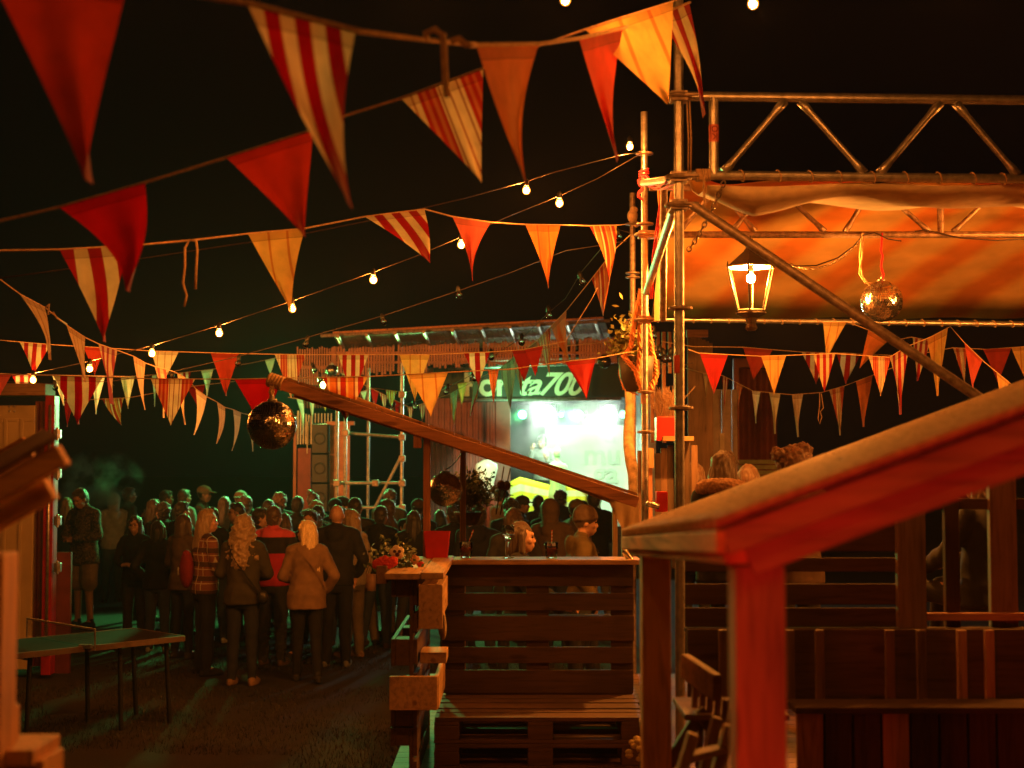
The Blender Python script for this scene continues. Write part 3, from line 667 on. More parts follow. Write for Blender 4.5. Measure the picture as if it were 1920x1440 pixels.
bunting('green lit far flags beside the rope disco ball and under the stall rafter', [(-20, 700, 17), (20, 702, 17), (110, 704, 17), (240, 706, 17), (330, 700, 17.5), (400, 692, 18), (470, 681, 18.5), (530, 668, 19)],
  [(22, 60, 42, 742, 'wide5', 1), (98, 125, 120, 760, 'green', 1.1), (172, 197, 180, 776, 'green', 1), (226, 253, 240, 766, 'yel3', 1), (285, 294, 290, 762, 'green', 1), (333, 358, 347, 740, 'wide5', 1), (377, 400, 388, 742, 'green', 1.1), (497, 516, 507, 700, 'green', .7)], .004)
bunting('dim flags low on the left behind the broad striped flag', [(120, 752, 15), (190, 748, 15), (240, 746, 15), (355, 725, 15.5), (440, 715, 16)],
  [(120, 140, 126, 800, 'crim', 1), (192, 232, 228, 797, 'thin', 1, -3), (350, 385, 372, 765, 'crim', 1)], .004)
bunting('bunting string dropping steeply from the farthest corner pole past the unlit bulbs', [(1182, 440, 11.9), (1150, 470, 12.1), (1110, 522, 12.5), (1062, 582, 13.5), (1033, 612, 14), (1006, 640, 14.8), (985, 655, 15.3), (960, 672, 16), (938, 690, 17), (905, 706, 17.6), (888, 715, 18), (845, 738, 19), (770, 765, 20), (690, 725, 21), (640, 700, 21.5)],
  [(1109, 1150, 1131, 592, 'thin', .9, 2), (1033, 1062, 1067, 677, 'rust', 1, -3), (1008, 1033, 1031, 706, 'thin', 1.1), (983, 1006, 1008, 700, 'red', 1), (960, 982, 979, 744, 'thin', 1.1), (936, 972, 957, 768, 'wide2', .9), (918, 934, 926, 762, 'crim', 1.2), (887, 905, 880, 790, 'crim', 1.1), (843, 861, 851, 804, 'thin', 1.2), (786, 800, 792, 792, 'wide', 1), (764, 775, 770, 790, 'wide', 1), (738, 752, 745, 785, 'crim', 1), (712, 727, 721, 768, 'wide', 1), (695, 710, 702, 770, 'crim', 1)], .004)
bunting('flags directly below the slim scaffold pole string, dark red triangle by the sign', [(985, 655, 12.2), (1010, 650, 12), (1060, 640, 11.5), (1110, 560, 11), (1120, 540, 10.8)], [(984, 1018, 1004, 705, 'crim', .9)], .003)
bunting('far low string of yellow green lit flags in front of the scaffold tower', [(540, 745, 19), (590, 752, 19), (650, 742, 19), (700, 728, 19), (760, 735, 19.5), (840, 722, 20), (905, 712, 20.5)],
  [(556, 568, 566, 815, 'green', 1.2, 4), (580, 590, 586, 795, 'green', 1.2), (604, 614, 610, 772, 'yel2', 1.1), (676, 688, 683, 755, 'green', 1.1), (722, 744, 734, 765, 'thin', 1), (800, 818, 808, 770, 'wide', 1), (858, 876, 866, 760, 'yel2', 1), (884, 900, 893, 752, 'thin', 1)], .004)
# right hand side, below the awning
bunting('upper right bunting line below the awning back tube with red and striped flags', [(1240, 640, 14), (1300, 650, 14), (1393, 651, 14), (1503, 660, 14), (1613, 663, 14), (1700, 668, 14), (1787, 652, 14), (1850, 655, 14), (1990, 645, 14)],
  [(1393, 1449, 1413, 711, 'red', 1), (1503, 1560, 1530, 720, 'wide', 1), (1568, 1614, 1586, 719, 'wide5', 1), (1787, 1813, 1809, 720, 'multi', 1), (1843, 1896, 1871, 716, 'red', 1), (1896, 1945, 1922, 712, 'yel2', 1)], .0035)
bunting('middle right bunting line with dark red, orange and striped flags over the seated guests', [(1290, 655, 11.8), (1310, 662, 11.8), (1427, 668, 11.8), (1565, 663, 11.8), (1668, 670, 11.8), (1700, 650, 11.9), (1745, 632, 12), (1782, 612, 12.5)],
  [(1312, 1365, 1338, 738, 'crim', 1), (1427, 1474, 1451, 740, 'yel2', 1), (1525, 1566, 1546, 735, 'wide', .95), (1628, 1671, 1651, 742, 'multi', .95), (1668, 1704, 1688, 777, 'wide', 1.3), (1738, 1777, 1758, 742, 'yel2', 1.05)], .0035)
bunting('short bunting with a yellow and a dull orange flag hanging at the awning back tube', [(1540, 604, 12.5), (1590, 604, 12.5), (1627, 618, 12.6), (1665, 640, 12.8), (1710, 632, 13), (1750, 640, 13.3)],
  [(1543, 1587, 1550, 676, 'yel2', 1.05), (1628, 1664, 1612, 690, 'rust', 1), (1711, 1745, 1720, 714, 'wide', 1)], .0035)
bunting('steep bunting with a bright red flag running down behind the right roof', [(1782, 612, 12.4), (1806, 640, 12), (1845, 678, 11.5), (1890, 715, 11), (1960, 780, 10)], [(1808, 1842, 1824, 728, 'coral', 1.0), (1868, 1892, 1880, 760, 'yel2', 1)], .0035)
bunting('drooping right bunting of narrow pale flags above the guests heads', [(1285, 690, 16), (1320, 700, 15.8), (1355, 704, 15.5), (1412, 733, 15), (1485, 740, 15), (1540, 736, 14.8), (1582, 724, 14.6), (1635, 704, 14.3), (1700, 680, 14)],
  [(1318, 1328, 1324, 745, 'green', 1), (1354, 1366, 1358, 766, 'wide5', .9), (1380, 1392, 1385, 760, 'thin', 1), (1410, 1426, 1417, 793, 'green', 1.1), (1442, 1463, 1453, 813, 'green', 1.2), (1485, 1506, 1496, 819, 'yel3', 1.2), (1555, 1583, 1575, 816, 'multi', 1.1), (1605, 1636, 1619, 800, 'rust', 1.1)], .0035,
  extra=[[(1537, 736, 14.7), (1537, 760, 14.7), (1534, 785, 14.7), (1537, 795, 14.7), (1541, 782, 14.7), (1538, 772, 14.7), (1544, 765, 14.7), (1540, 738, 14.7)]])

# ---------------------------------------------------------------- string lights
bulb_on = emit('lit_bulb', (1, .27, .032), BULB_L)
bulb_off = glass('clear_bulb', (.95, .9, .8))
filam = solid('filament', (.7, .4, .15), .3, .8)
def bulb_meshes():
    co = MB(); co.ell((0, 0, -.028), (.0145, .0145, .017), n=16, m=10)
    g = MB(); g.lathe([(0, -.05), (.012, -.0485), (.019, -.042), (.0235, -.03), (.0225, -.018), (.016, -.006), (.0125, .002)], (0, 0, 0), 18)
    s = MB(); s.lathe([(.0135, .0), (.0155, .004), (.0155, .03), (.011, .036), (.006, .045)], (0, 0, 0), 14)
    f = MB(); f.tube([(-.006, 0, 0), (-.01, 0, -.02), (-.004, .004, -.03), (0, 0, -.022), (.004, -.004, -.03), (.01, 0, -.02), (.006, 0, 0)], .0012, 5)
    return g.mesh('bulb'), s.mesh('socket'), f.mesh('filament'), co.mesh('glowing_core')
gm, sm, fm, cm = bulb_meshes()
mg, nt, bs, o = mk('halo_glow_glass'); tr_ = N(nt, 'ShaderNodeBsdfTransparent'); em_ = N(nt, 'ShaderNodeEmission'); em_.inputs[0].default_value = (1, .30, .035, 1); em_.inputs[1].default_value = 2.6  # orange emission in the glass stands in for the bulb's halo
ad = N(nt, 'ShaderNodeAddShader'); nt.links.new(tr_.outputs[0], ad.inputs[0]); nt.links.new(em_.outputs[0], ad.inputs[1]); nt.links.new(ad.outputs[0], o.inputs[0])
for q in (gm, sm, fm, cm):
    for p in q.polygons: p.use_smooth = True
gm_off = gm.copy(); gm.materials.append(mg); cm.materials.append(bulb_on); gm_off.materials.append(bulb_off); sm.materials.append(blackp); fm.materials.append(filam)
def string_light(label, pts, bulbs, lit=True, drop=.03, r=.0035, world=False, scale=1.0, tilt=0):
    P3 = [Vector(q) for q in pts] if world else [P(*q) for q in pts]
    t = thing('string_light', P3[0].lerp(P3[-1], .5), label, 'string light', 'festoon cables with bulbs')
    b = MB(); b.tube(P3, r, 6); b.build('cable', cablem, t, smooth=True)
    for q in bulbs:
        c = Vector(q) if world else P(*q)
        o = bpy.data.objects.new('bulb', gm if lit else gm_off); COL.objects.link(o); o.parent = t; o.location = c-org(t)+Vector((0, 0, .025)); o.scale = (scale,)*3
        if tilt: o.rotation_euler = (tilt*random.uniform(-.4, .4), tilt*random.uniform(-.4, .4), 0)
        s = bpy.data.objects.new('socket', sm); COL.objects.link(s); s.parent = o
        if lit: f = bpy.data.objects.new('glowing_core', cm); COL.objects.link(f); f.parent = o
        if not lit: f = bpy.data.objects.new('filament', fm); COL.objects.link(f); f.parent = o
    return t
string_light('lit festoon cable from the slim scaffold pole down to the far left edge', [(1200, 289, 9.85), (1120, 335, 9.9), (1049, 367, 10), (960, 403, 10), (865, 444, 10.1), (780, 480, 10.2), (700, 510, 10.3), (548, 564, 10.6), (411, 610, 11), (285, 648, 11.4), (168, 677, 11.8), (62, 700, 12.2), (-60, 715, 12.6)],
  [(1049, 379, 10), (865, 457, 10.1), (700, 523, 10.3), (548, 577, 10.6), (411, 623, 11), (285, 661, 11.4), (168, 690, 11.8), (62, 711, 12.2)], scale=1.2)
string_light('thin festoon cable with two lit bulbs beside the slim pole top', [(1202, 285, 9.85), (1160, 292, 9.5), (1030, 325, 9), (987, 340, 8.8), (870, 372, 8.5), (700, 412, 8.2), (560, 440, 8), (270, 484, 7.6), (100, 508, 7.4), (-60, 530, 7.3)],
  [(1181, 274, 9.6), (987, 356, 8.8)], scale=1.05)
string_light('near festoon cable whose bulbs hang at the top edge of the picture', [(500, -60, 5.6), (790, -25, 5.6), (1060, -14, 5.6), (1412, -8, 5.6), (1760, -45, 5.6), (2100, -70, 5.6)],
  [(790, -14, 5.6), (1060, 1, 5.6), (1412, 8, 5.6), (1780, -40, 5.6), (500, -50, 5.6), (200, -70, 5.6)], scale=.87)
string_light('unlit festoon cable dropping steeply past the stage sign', [(1180, 436, 11.9), (1158, 430, 12.2), (1090, 510, 13), (1060, 560, 13.6), (1029, 586, 14), (985, 628, 14.8), (925, 668, 15.6), (890, 700, 16.2), (838, 727, 17), (800, 745, 18), (740, 765, 19), (690, 760, 20), (640, 740, 21)],
  [(1158, 444, 12.2), (1090, 527, 13), (1029, 590, 14), (978, 640, 14.8), (921, 668, 15.6), (888, 708, 16.2), (838, 733, 17), (777, 762, 18), (737, 766, 19), (600, 710, 19), (588, 692, 19)], False, scale=1.5, tilt=1)
string_light('unlit festoon cable crossing the dark sky above the stage roof', [(1175, 452, 11.9), (1060, 470, 11.8), (960, 510, 11.7), (860, 545, 11.6), (718, 592, 11.8), (575, 633, 12), (448, 668, 12.2), (310, 700, 12.6), (205, 715, 13), (100, 720, 13.2), (-60, 712, 13.4)],
  [(860, 553, 11.6), (718, 604, 11.8), (575, 645, 12), (447, 681, 12.2), (323, 712, 12.6), (206, 722, 13), (103, 727, 13.2)], False, scale=1.15, tilt=1)
string_light('bunch of unlit bulbs behind the corner poles under the awning', [(1216, 600, 13), (1228, 650, 13), (1238, 680, 13), (1265, 690, 13), (1300, 680, 13)], [(1225, 628, 13), (1236, 664, 13), (1245, 671, 13), (1256, 670, 13)], False, scale=1.5, tilt=1)
# festoon added out of view over the photographer to light near bunting and deck
string_light('added festoon cable over the photographer, outside the picture', [(-6, 1.5, 4.3), (-2, 1.2, 4.1), (2, 1.0, 4.1), (6, .8, 4.3)], [(-4.6, 1.4, 4.15), (-2.6, 1.3, 4.05), (-.6, 1.2, 4.0), (1.4, 1.1, 4.0), (3.4, 1.0, 4.1)], world=True, scale=.62)

string_light('added festoon cable right of the picture, lighting the awning canvas', [(3.9, 8.6, 3.65), (5.2, 8.4, 3.5), (6.5, 8.6, 3.6)], [(4.2, 8.5, 3.52), (4.7, 8.4, 3.42), (5.3, 8.4, 3.42), (5.9, 8.4, 3.42)], world=True, scale=2.2)  # unseen bulbs added to brighten the awning from below
# ---------------------------------------------------------------- foreground roofs
rp = lambda a: wood('fresh_pine', (.5, .3, .16), a)
def roofz(x, y): return 2.18+.37*(x-.395)-.06*(y-2.7)
t = thing('wooden_shelter', (.48, 2.8, DZ), 'near wooden shelter with sloping corrugated roof, its front post and rafter lit deep red', 'shelter')
b = MB(); nx, ny = 24, 190
top = []; 
for j in range(ny+1):
    y = 2.66+(5.02-2.66)*j/ny
    for i in range(nx+1):
        x = .385+1.9*i/nx; z = roofz(x, y)+.012*math.sin((y-2.66)/.09*2*math.pi); b.v.append(Vector((x, y, z)))
for j in range(ny):
    for i in range(nx): q = j*(nx+1)+i; b.f.append([q, q+1, q+nx+2, q+nx+1]); b.uv.append(None); b.mi.append(0)
m, nt, bs, o = mk('wet_corrugated_sheet')
nz = N(nt, 'ShaderNodeTexNoise', ins={'Scale': 60, 'Detail': 3}); nt.links.new(vec(nt), nz.inputs['Vector'])
vo = N(nt, 'ShaderNodeTexVoronoi', ins={'Scale': 90}); nt.links.new(vec(nt), vo.inputs['Vector'])
dr = ramp(nt, vo.outputs['Distance'], [(0, (1, 1, 1)), (.35, (0, 0, 0))])
nt.links.new(ramp(nt, nz.outputs[0], [(.3, (.44, .26, .11)), (.7, (.75, .5, .25))]), bs.inputs['Base Color']); bs.inputs['Roughness'].default_value = .62
bump(nt, bs, dr, .6, .003)
rs = b.build('roof_sheet', m, t, smooth=True); sd = rs.modifiers.new('s', 'SOLIDIFY'); sd.thickness = .004; sd.offset = 1
def rbeam(y, w_, h, off, xa=.40, xb=2.28): 
    b = MB(); b.beam((xa, y, roofz(xa, y)+off), (xb, y, roofz(xb, y)+off), w_, h); return b
rbeam(2.70, .035, .048, -.040).build('fascia', rp('x'), t, bevel=.003)
rbeam(2.745, .045, .075, -.085, .45).build('rafter', rp('x'), t, bevel=.004)
rbeam(4.96, .035, .06, -.045).build('fascia', rp('x'), t, bevel=.003)
b = MB(); b.beam((.392, 2.68, roofz(.392, 2.68)-.036), (.392, 5.0, roofz(.392, 5)-.036), .018, .042); b.build('eave_board', wood('warm_lit_pine', (.85, .43, .15), 'y'), t, bevel=.003)  # orange wood colour carries the warm light on the eave
b = MB(); b.beam((.43, 2.74, roofz(.43, 2.74)-.076), (.43, 4.93, roofz(.43, 4.93)-.076), .045, .032); b.build('eave_beam', wood('warm_lit_pine', (.85, .43, .15), 'y'), t, bevel=.003)
for y, x, w_ in ((2.80, .478, .097), (4.9, .49, .097)):
    b = MB(); b.span((x-w_/2, y-w_/2, DZ+.002), (x+w_/2, y+w_/2, roofz(x-w_/2, y)-.093)); b.build('post', rp('z') if y < 3 else wood('warm_lit_pine', (.85, .43, .15), 'z'), t, bevel=.005)  # far post takes the brighter pine, its light put into the colour
# droplets on the roof
b = MB(); rn = random.Random(2)
for _ in range(420):
    y = rn.uniform(2.7, 4.9); x = rn.uniform(.4, 1.9); z = roofz(x, y)+.012*math.sin((y-2.66)/.09*2*math.pi)+.005; r_ = rn.uniform(.002, .006)
    b.ell((x, y, z), (r_, r_, r_*.5), n=8, m=5)
b.build('water_drops', glass('water', ior=1.33), t, smooth=True, kind='stuff')
# left shelter
def roofl(x): return 2.334-.56*(-.945-x)
t = thing('wooden_shelter', (-1.1, 3.0, DZ), 'blurred wooden shelter corner at the left edge with a rafter sloping up to the right', 'shelter')
b = MB(); b.beam((-1.9, 3.0, roofl(-1.9)-.03), (-.945, 3.0, roofl(-.945)-.024), .04, .048); b.build('fascia', wood('warm_lit_pine', (.85, .43, .15), 'x'), t, bevel=.004)  # left shelter's warm light is put into its wood colour
b = MB(); b.beam((-1.9, 3.05, roofl(-1.9)-.075), (-.985, 3.05, roofl(-.985)-.075), .045, .05); b.build('rafter', wood('warm_lit_pine', (.85, .43, .15), 'x'), t, bevel=.004)
b = MB(); b.beam((-2.3, 4.6, 2.37-.56*.75-.03), (-1.56, 4.6, 2.34), .04, .07); b.build('rafter', wood('warm_lit_pine', (.85, .43, .15), 'x'), t, bevel=.004)
b = MB(); vs = [Vector((x, y, z+.006+dz)) for dz in (0, .012) for x, y, z in ((-1.9, 2.97, roofl(-1.9)), (-.95, 2.97, roofl(-.95)), (-1.55, 4.7, 2.38), (-2.3, 4.7, 2.38-.42))]
b.add(vs, [(3,2,1,0),(4,5,6,7),(0,1,5,4),(1,2,6,5),(2,3,7,6),(3,0,4,7)]); b.build('roof_board', oldw('x'), t)
b = MB(); b.span((-1.16, 2.98, DZ), (-1.062, 3.08, roofl(-1.11)-.14)); b.build('post', wood('warm_lit_pine', (.85, .43, .15), 'z'), t, bevel=.005)
b = MB(); b.span((-1.11, 3.1, 1.69), (-1.075, 3.14, 1.765)); b.cap((-1.092, 3.12, 1.765), (-1.092, 3.12, 1.768), .018, .015); b.span((-1.12, 3.02, 1.655), (-1.005, 3.2, 1.689)); b.span((-1.10, 3.04, DZ), (-.99, 3.18, 1.663))
b.build('bench_end', wood('warm_lit_pine', (.85, .43, .15), 'z'), bevel=.006, label='blurred wooden bench end with rounded arm in the bottom left corner', cat='bench')

# ---------------------------------------------------------------- dark pallet wall and furniture at the right
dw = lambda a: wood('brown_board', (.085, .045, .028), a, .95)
t = thing('pallet_wall', (2.2, 6.4, DZ), 'dark horizontal pallet boards forming a wall behind the red lit post', 'pallet wall')
D = 6.4
def slat(nm, x0_, y0_, x1_, y1_, d, th, m, par=t):
    a, c = P(x0_, y1_, d), P(x1_, y0_, d); b = MB(); b.span((a.x, d, a.z), (c.x, d+th, c.z)); return b.build(nm, m, par, bevel=.003)
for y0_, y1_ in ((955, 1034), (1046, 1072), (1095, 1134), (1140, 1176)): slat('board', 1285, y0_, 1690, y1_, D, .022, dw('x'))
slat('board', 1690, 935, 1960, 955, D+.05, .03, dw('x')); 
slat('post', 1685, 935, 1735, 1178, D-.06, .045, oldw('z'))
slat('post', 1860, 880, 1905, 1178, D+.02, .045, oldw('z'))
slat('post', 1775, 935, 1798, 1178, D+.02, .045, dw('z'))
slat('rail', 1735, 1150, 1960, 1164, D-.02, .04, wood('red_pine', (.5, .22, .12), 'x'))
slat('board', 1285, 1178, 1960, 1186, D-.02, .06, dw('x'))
t2 = thing('batten_screen', (2.2, 6.0, DZ), 'row of upright battens below the dark pallet boards', 'screen')
for x in (1349, 1475, 1531, 1663, 1722, 1798, 1850): slat('batten', x, 1182, x+15, 1318, 6.0, .03, wood('fresh_pine', (.5, .3, .16), 'z') if x > 1790 else oldw('z'), t2)
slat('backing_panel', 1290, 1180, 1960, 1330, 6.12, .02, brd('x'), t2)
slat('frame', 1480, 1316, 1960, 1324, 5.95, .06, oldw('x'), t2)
# low red box seat
t3 = thing('storage_bench', (2.2, 5.2, DZ), 'low dark bench box at the bottom right catching patches of red light', 'bench')
a, c = P(1492, 1327, 5.72), P(1980, 1327, 5.72); zt = a.z
b = MB(); b.span((a.x, 5.72, zt-.025), (c.x, 5.93, zt)); b.build('seat', dw('x'), t3, bevel=.004)
b = MB(); b.span((a.x+.02, 5.80, DZ+.002), (c.x, 5.82, zt-.027)); b.build('gap_dark_panel', brd('x'), t3)  # dark sheet added to keep light out of the plank gaps
for k in range(9):
    x = a.x+.01+k*.115; b = MB(); b.span((x, 5.75, DZ+.002), (x+.105, 5.77, zt-.027)); b.build('plank', dw('z') if k not in (0, 3) else wood('red_pine', (.5, .22, .12), 'z'), t3, bevel=.003)
# folded deck chairs leaning
def leaning(label, px, py, qx, qy, d, w_, m):
    t = thing('folding_chair', P(px, py, d), label, 'folding chair', 'folded chairs leaning by the shelter post')
    p, q = P(px, py, d), P(qx, qy, d)
    for s in (0, 1):
        b = MB(); o = Vector((s*w_, .12*s, 0)); b.beam(p+o, q+o, .03, .045, up=(0, 1, 0)); b.build('leg', m, t, bevel=.004)
    b = MB(); b.beam(p.lerp(q, .25), p.lerp(q, .25)+Vector((w_, .12, 0)), .05, .02); b.build('crosspiece', m, t, bevel=.003)
    b = MB(); b.beam(p.lerp(q, .6), p.lerp(q, .6)+Vector((w_, .12, 0)), .05, .02); b.build('crosspiece', m, t, bevel=.003)
leaning('folded chair with upper legs lit red, leaning at the foot of the red post', 1300, 1375, 1245, 1560, 4.0, .12, wood('fresh_pine', (.5, .3, .16), 'z'))
leaning('folded chair leaning behind the red lit one', 1345, 1345, 1300, 1520, 4.3, .07, oldw('z'))
t = thing('wooden_chair', P(1330, 1290, 5.0), 'wooden chair with slanting top rail between the two shelter posts', 'chair')
b = MB(); b.beam(P(1284, 1248, 5.0), P(1345, 1290, 4.7), .03, .085, up=(0, 0, 1)); b.build('top_rail', oldw('x'), t, bevel=.004)
b = MB()
for k in range(5): q = P(1305+k*14, 1275+k*9, 4.95-.05*k); b.beam(q, q+Vector((-.02, 0, -.28)), .03, .02)
b.build('back_slats', oldw('z'), t, bevel=.003)
b = MB(); q = P(1305, 1330, 4.9); b.beam(P(1312, 1340, 4.9), P(1250, 1440, 4.9), .03, .04); b.beam(P(1310, 1330, 4.85), P(1350, 1395, 4.85), .03, .04); b.build('leg', oldw('z'), t, bevel=.003)
b = MB(); b.span((q.x-.05, 4.8, q.z-.02), (q.x+.3, 5.15, q.z)); b.build('seat', oldw('x'), t, bevel=.003)
b = MB(); rn = random.Random(9); q = P(1205, 1400, 7.2)
for k in range(26): b.ell(q+Vector((rn.gauss(0, .03), rn.gauss(0, .03), rn.gauss(0, .03))), (.02, .02, .014), n=8, m=6)
b.tube([q, q+Vector((.0, .02, -.16))], .006, 6)
b.build('hydrangea', solid('dry_petals', (.5, .38, .15), .9, 0, .3, 30, .3), smooth=True, label='pale dry flower head in front of the bench seat', cat='flower')
b = MB(); q = P(1222, 1348, 6.8); b.lathe([(.05, -.1), (.062, 0), (.058, 0), (.046, -.09), (0, -.09)], q, 20); b.build('pot', solid('tin_pot', (.3, .26, .2), .4, .5), smooth=True, label='open tin pot at the foot of the far shelter post', cat='pot')

# ---------------------------------------------------------------- things on the ledge
gl = glass('drink_glass', ior=1.12)
amber = solid('amber_drink', (.75, .22, .04), .25, 0, .1, 6, 0); amber.node_tree.nodes['Principled BSDF'].inputs['Transmission Weight'].default_value = .45
def tumbler(label, px, py_base, d, straw):
    s = d/FPX; c = P(px, py_base, d); c.z = 1.6765
    t = thing('tumbler', c, label, 'glass', 'plastic tumblers on the drinks ledge')
    b = MB(); b.lathe([(0, .0), (.033, .0), (.036, .01), (.043, .10), (.0405, .10), (.034, .013), (0, .013)], c, 28); b.build('cup', gl, t, smooth=True)
    b = MB(); b.lathe([(0, .0135), (.0335, .0135), (.0375, .058), (0, .058)], c, 24); b.build('drink', amber, t, smooth=True)
    b = MB(); rn = random.Random(px)
    for k in range(5): b.box(c+Vector((rn.uniform(-.018, .018), rn.uniform(-.018, .018), .045+k*.008)), (.02, .02, .018), Euler((rn.random()*3, rn.random()*3, 0)).to_matrix())
    b.build('ice', glass('ice', (1, 1, 1), .15, 1.31), t, bevel=.003)
    b = MB(); e = c+Vector((straw, .02, .175)); bb = c+Vector((-straw*.3, 0, .015)); n = 16
    for k in range(n):
        b.cur = k % 2; b.tube([bb.lerp(e, k/n), bb.lerp(e, (k+1)/n)], .0035, 8)
    b.cur = 0; b.build('straw', [solid('straw_white', (.75, .7, .65), .5, 0, .05), solid('straw_red', (.5, .05, .04), .5, 0, .05)], t)
tumbler('tumbler of amber drink with slanting striped straw, left of the wine glass', 874, 1056, 9.0, .045)
tumbler('tumbler with upright striped straw and violet rim, right of the wine glass', 1034, 1056, 8.96, .004)
c = P(953, 1057, 9.0); c.z = 1.6765
t = thing('wine_glass', c, 'tall stemmed wine glass on the ledge in front of the seated woman', 'wine glass')
b = MB(); b.lathe([(0, .0), (.036, .0), (.036, .002), (.006, .008), (.004, .02), (.004, .09), (.012, .102), (.032, .118), (.041, .14), (.041, .155), (.033, .205), (.032, .205), (.040, .155), (.040, .141), (.031, .12), (.008, .106), (0, .104)], c, 32); b.build('glass', gl, t, smooth=True)
b = MB(); b.lathe([(0, .106), (.008, .1068), (.030, .121), (.0385, .138), (.0392, .146), (0, .146)], c, 28); b.build('wine', glass('pale_wine', (.95, .7, .5), 0, 1.12), t, smooth=True)
# red pot on the ledge
c = P(820, 1060, 9.0)
b = MB(); w0, w1, h = .066, .08, .165; vs = [Vector((c.x+a*w_, 8.97+bb*w_, 1.678+z)) for z, w_ in ((0, w0), (h, w1)) for a, bb in ((-1, -1), (1, -1), (1, 1), (-1, 1))]
b.add(vs, [(3,2,1,0),(0,1,5,4),(1,2,6,5),(2,3,7,6),(3,0,4,7)]); vs = [Vector((c.x+a*w_, 8.97+bb*w_, 1.678+z)) for z, w_ in ((h-.015, w0*.9), (h-.014, w1*.93)) for a, bb in ((-1, -1), (1, -1), (1, 1), (-1, 1))]; b.add(vs[:4], [(0, 1, 2, 3)])
redp = solid('red_metal_pot', (.62, .02, .02), .35, 0, .15)
b.build('square_pot', redp, bevel=.003, label='bright red square pot standing on the left end of the drinks ledge', cat='pot')
# flowers
def leaves(b, c, n, sp, sz, rn, up=.5):
    for _ in range(n):
        p = c+Vector((rn.gauss(0, sp[0]), rn.gauss(0, sp[1]), abs(rn.gauss(0, sp[2])) if up else rn.gauss(0, sp[2])))
        d = Vector((rn.uniform(-1, 1), rn.uniform(-1, 1), rn.uniform(-.2, 1))).normalized(); s_ = d.orthogonal().normalized()*sz*.3; L = sz*rn.uniform(.6, 1.3)
        b.add([p, p+d*L*.5+s_, p+d*L, p+d*L*.5-s_], [(0, 1, 2, 3)])
t = thing('flower_planter', (-.62, 7.9, 1.69), 'planter of pansies and red blooms on the bench arm ledge', 'planter')
rn = random.Random(4)
b = MB(); b.span((-.76, 8.0, 1.60), (-.70, 8.75, 1.70)); b.build('trough', oldw('y'), t, bevel=.004)
leafm = solid('dark_leaf', (.05, .09, .03), .5, 0, .5, 12, 0)
b = MB()
for px in (712, 725, 740, 752, 765): leaves(b, P(px, 1068, 8.2), 90, (.03, .05, .07), .035, rn)
b.build('foliage', leafm, t)
def bloom(px, py, d, r, m, nm, petals=5, layers=1):
    b = MB(); c = P(px, py, d)
    for L in range(layers):
        for k in range(petals):
            a = 2*math.pi*k/petals+L*.4+.5; rr = r*(1-.25*L)
            b.ell(c+Vector((math.cos(a)*rr*.55, -.006*L, math.sin(a)*rr*.55)), (rr*.55, r*.15, rr*.55), Euler((rn.uniform(-.4, .4), 0, 0)).to_matrix(), n=12, m=8)
    return b.build(nm, m, t, smooth=True)
wp = solid('white_petal', (.8, .74, .62), .7, 0, .1); bloom(744, 1036, 8.1, .040, wp, 'bloom')
b = MB(); b.ell(P(745, 1040, 8.06), (.013, .006, .012)); b.ell(P(740, 1034, 8.06), (.01, .005, .01)); b.ell(P(749, 1034, 8.06), (.01, .005, .01)); b.build('bloom_centre', solid('purple_eye', (.05, .01, .05), .7), t, smooth=True)
rpm = solid('red_petal', (.7, .06, .05), .7, 0, .3)
for px, py in ((714, 1055), (722, 1052), (730, 1056), (736, 1053), (708, 1058)): bloom(px, py, 8.05, .03, rpm, 'bloom', 6, 2)
bloom(778, 1050, 8.2, .028, solid('peach_petal', (.8, .45, .3), .7, 0, .2), 'bloom'); bloom(788, 1058, 8.2, .02, rpm, 'bloom')
# plant + thistles in hanging basket under the stall
t = thing('hanging_plant', P(880, 945, 10.4), 'dark leafy plant with dried thistle stalks hanging in front of the stage', 'plant')
b = MB(); c = P(878, 960, 10.4); b.lathe([(.0, -.10), (.06, -.095), (.10, -.02), (.105, 0), (.09, 0)], c, 18); b.build('pot', solid('dark_pot', (.05, .035, .03), .7), t, smooth=True)
b = MB()
for k in range(70):
    a = rn.uniform(0, 6.3); p0 = c+Vector((rn.gauss(.0, .05), rn.gauss(0, .05), 0)); top = p0+Vector((math.cos(a)*rn.uniform(.02, .2)+.04, math.sin(a)*rn.uniform(.02, .15), rn.uniform(.1, .34)))
    b.tube([p0, p0.lerp(top, .5)+Vector((0, 0, .03)), top], .0022, 4)
    for q in range(9):
        s_ = p0.lerp(top, .3+.7*q/9); leaves(b, s_, 2, (.012, .012, .012), .035, rn, 0)
b.build('foliage', leafm, t)
b = MB()
for (x1_, y1_, x2_, y2_) in ((930, 965, 950, 895), (938, 965, 962, 898)): 
    p, q = P(x1_, y1_, 10.3), P(x2_-5, y2_-20, 10.3); b.tube([p, q], .005, 5); b.ell(p.lerp(q, .62), (.03, .03, .035), n=10, m=7)
    for k in range(50):
        d_ = Vector((rn.gauss(0, 1), rn.gauss(0, 1), rn.gauss(0, 1))).normalized(); e = p.lerp(q, .62); b.tube([e+d_*.02, e+d_*.045], .0015, 3)
b.build('thistle_stalks', solid('dry_stalk', (.10, .06, .03), .8), t)
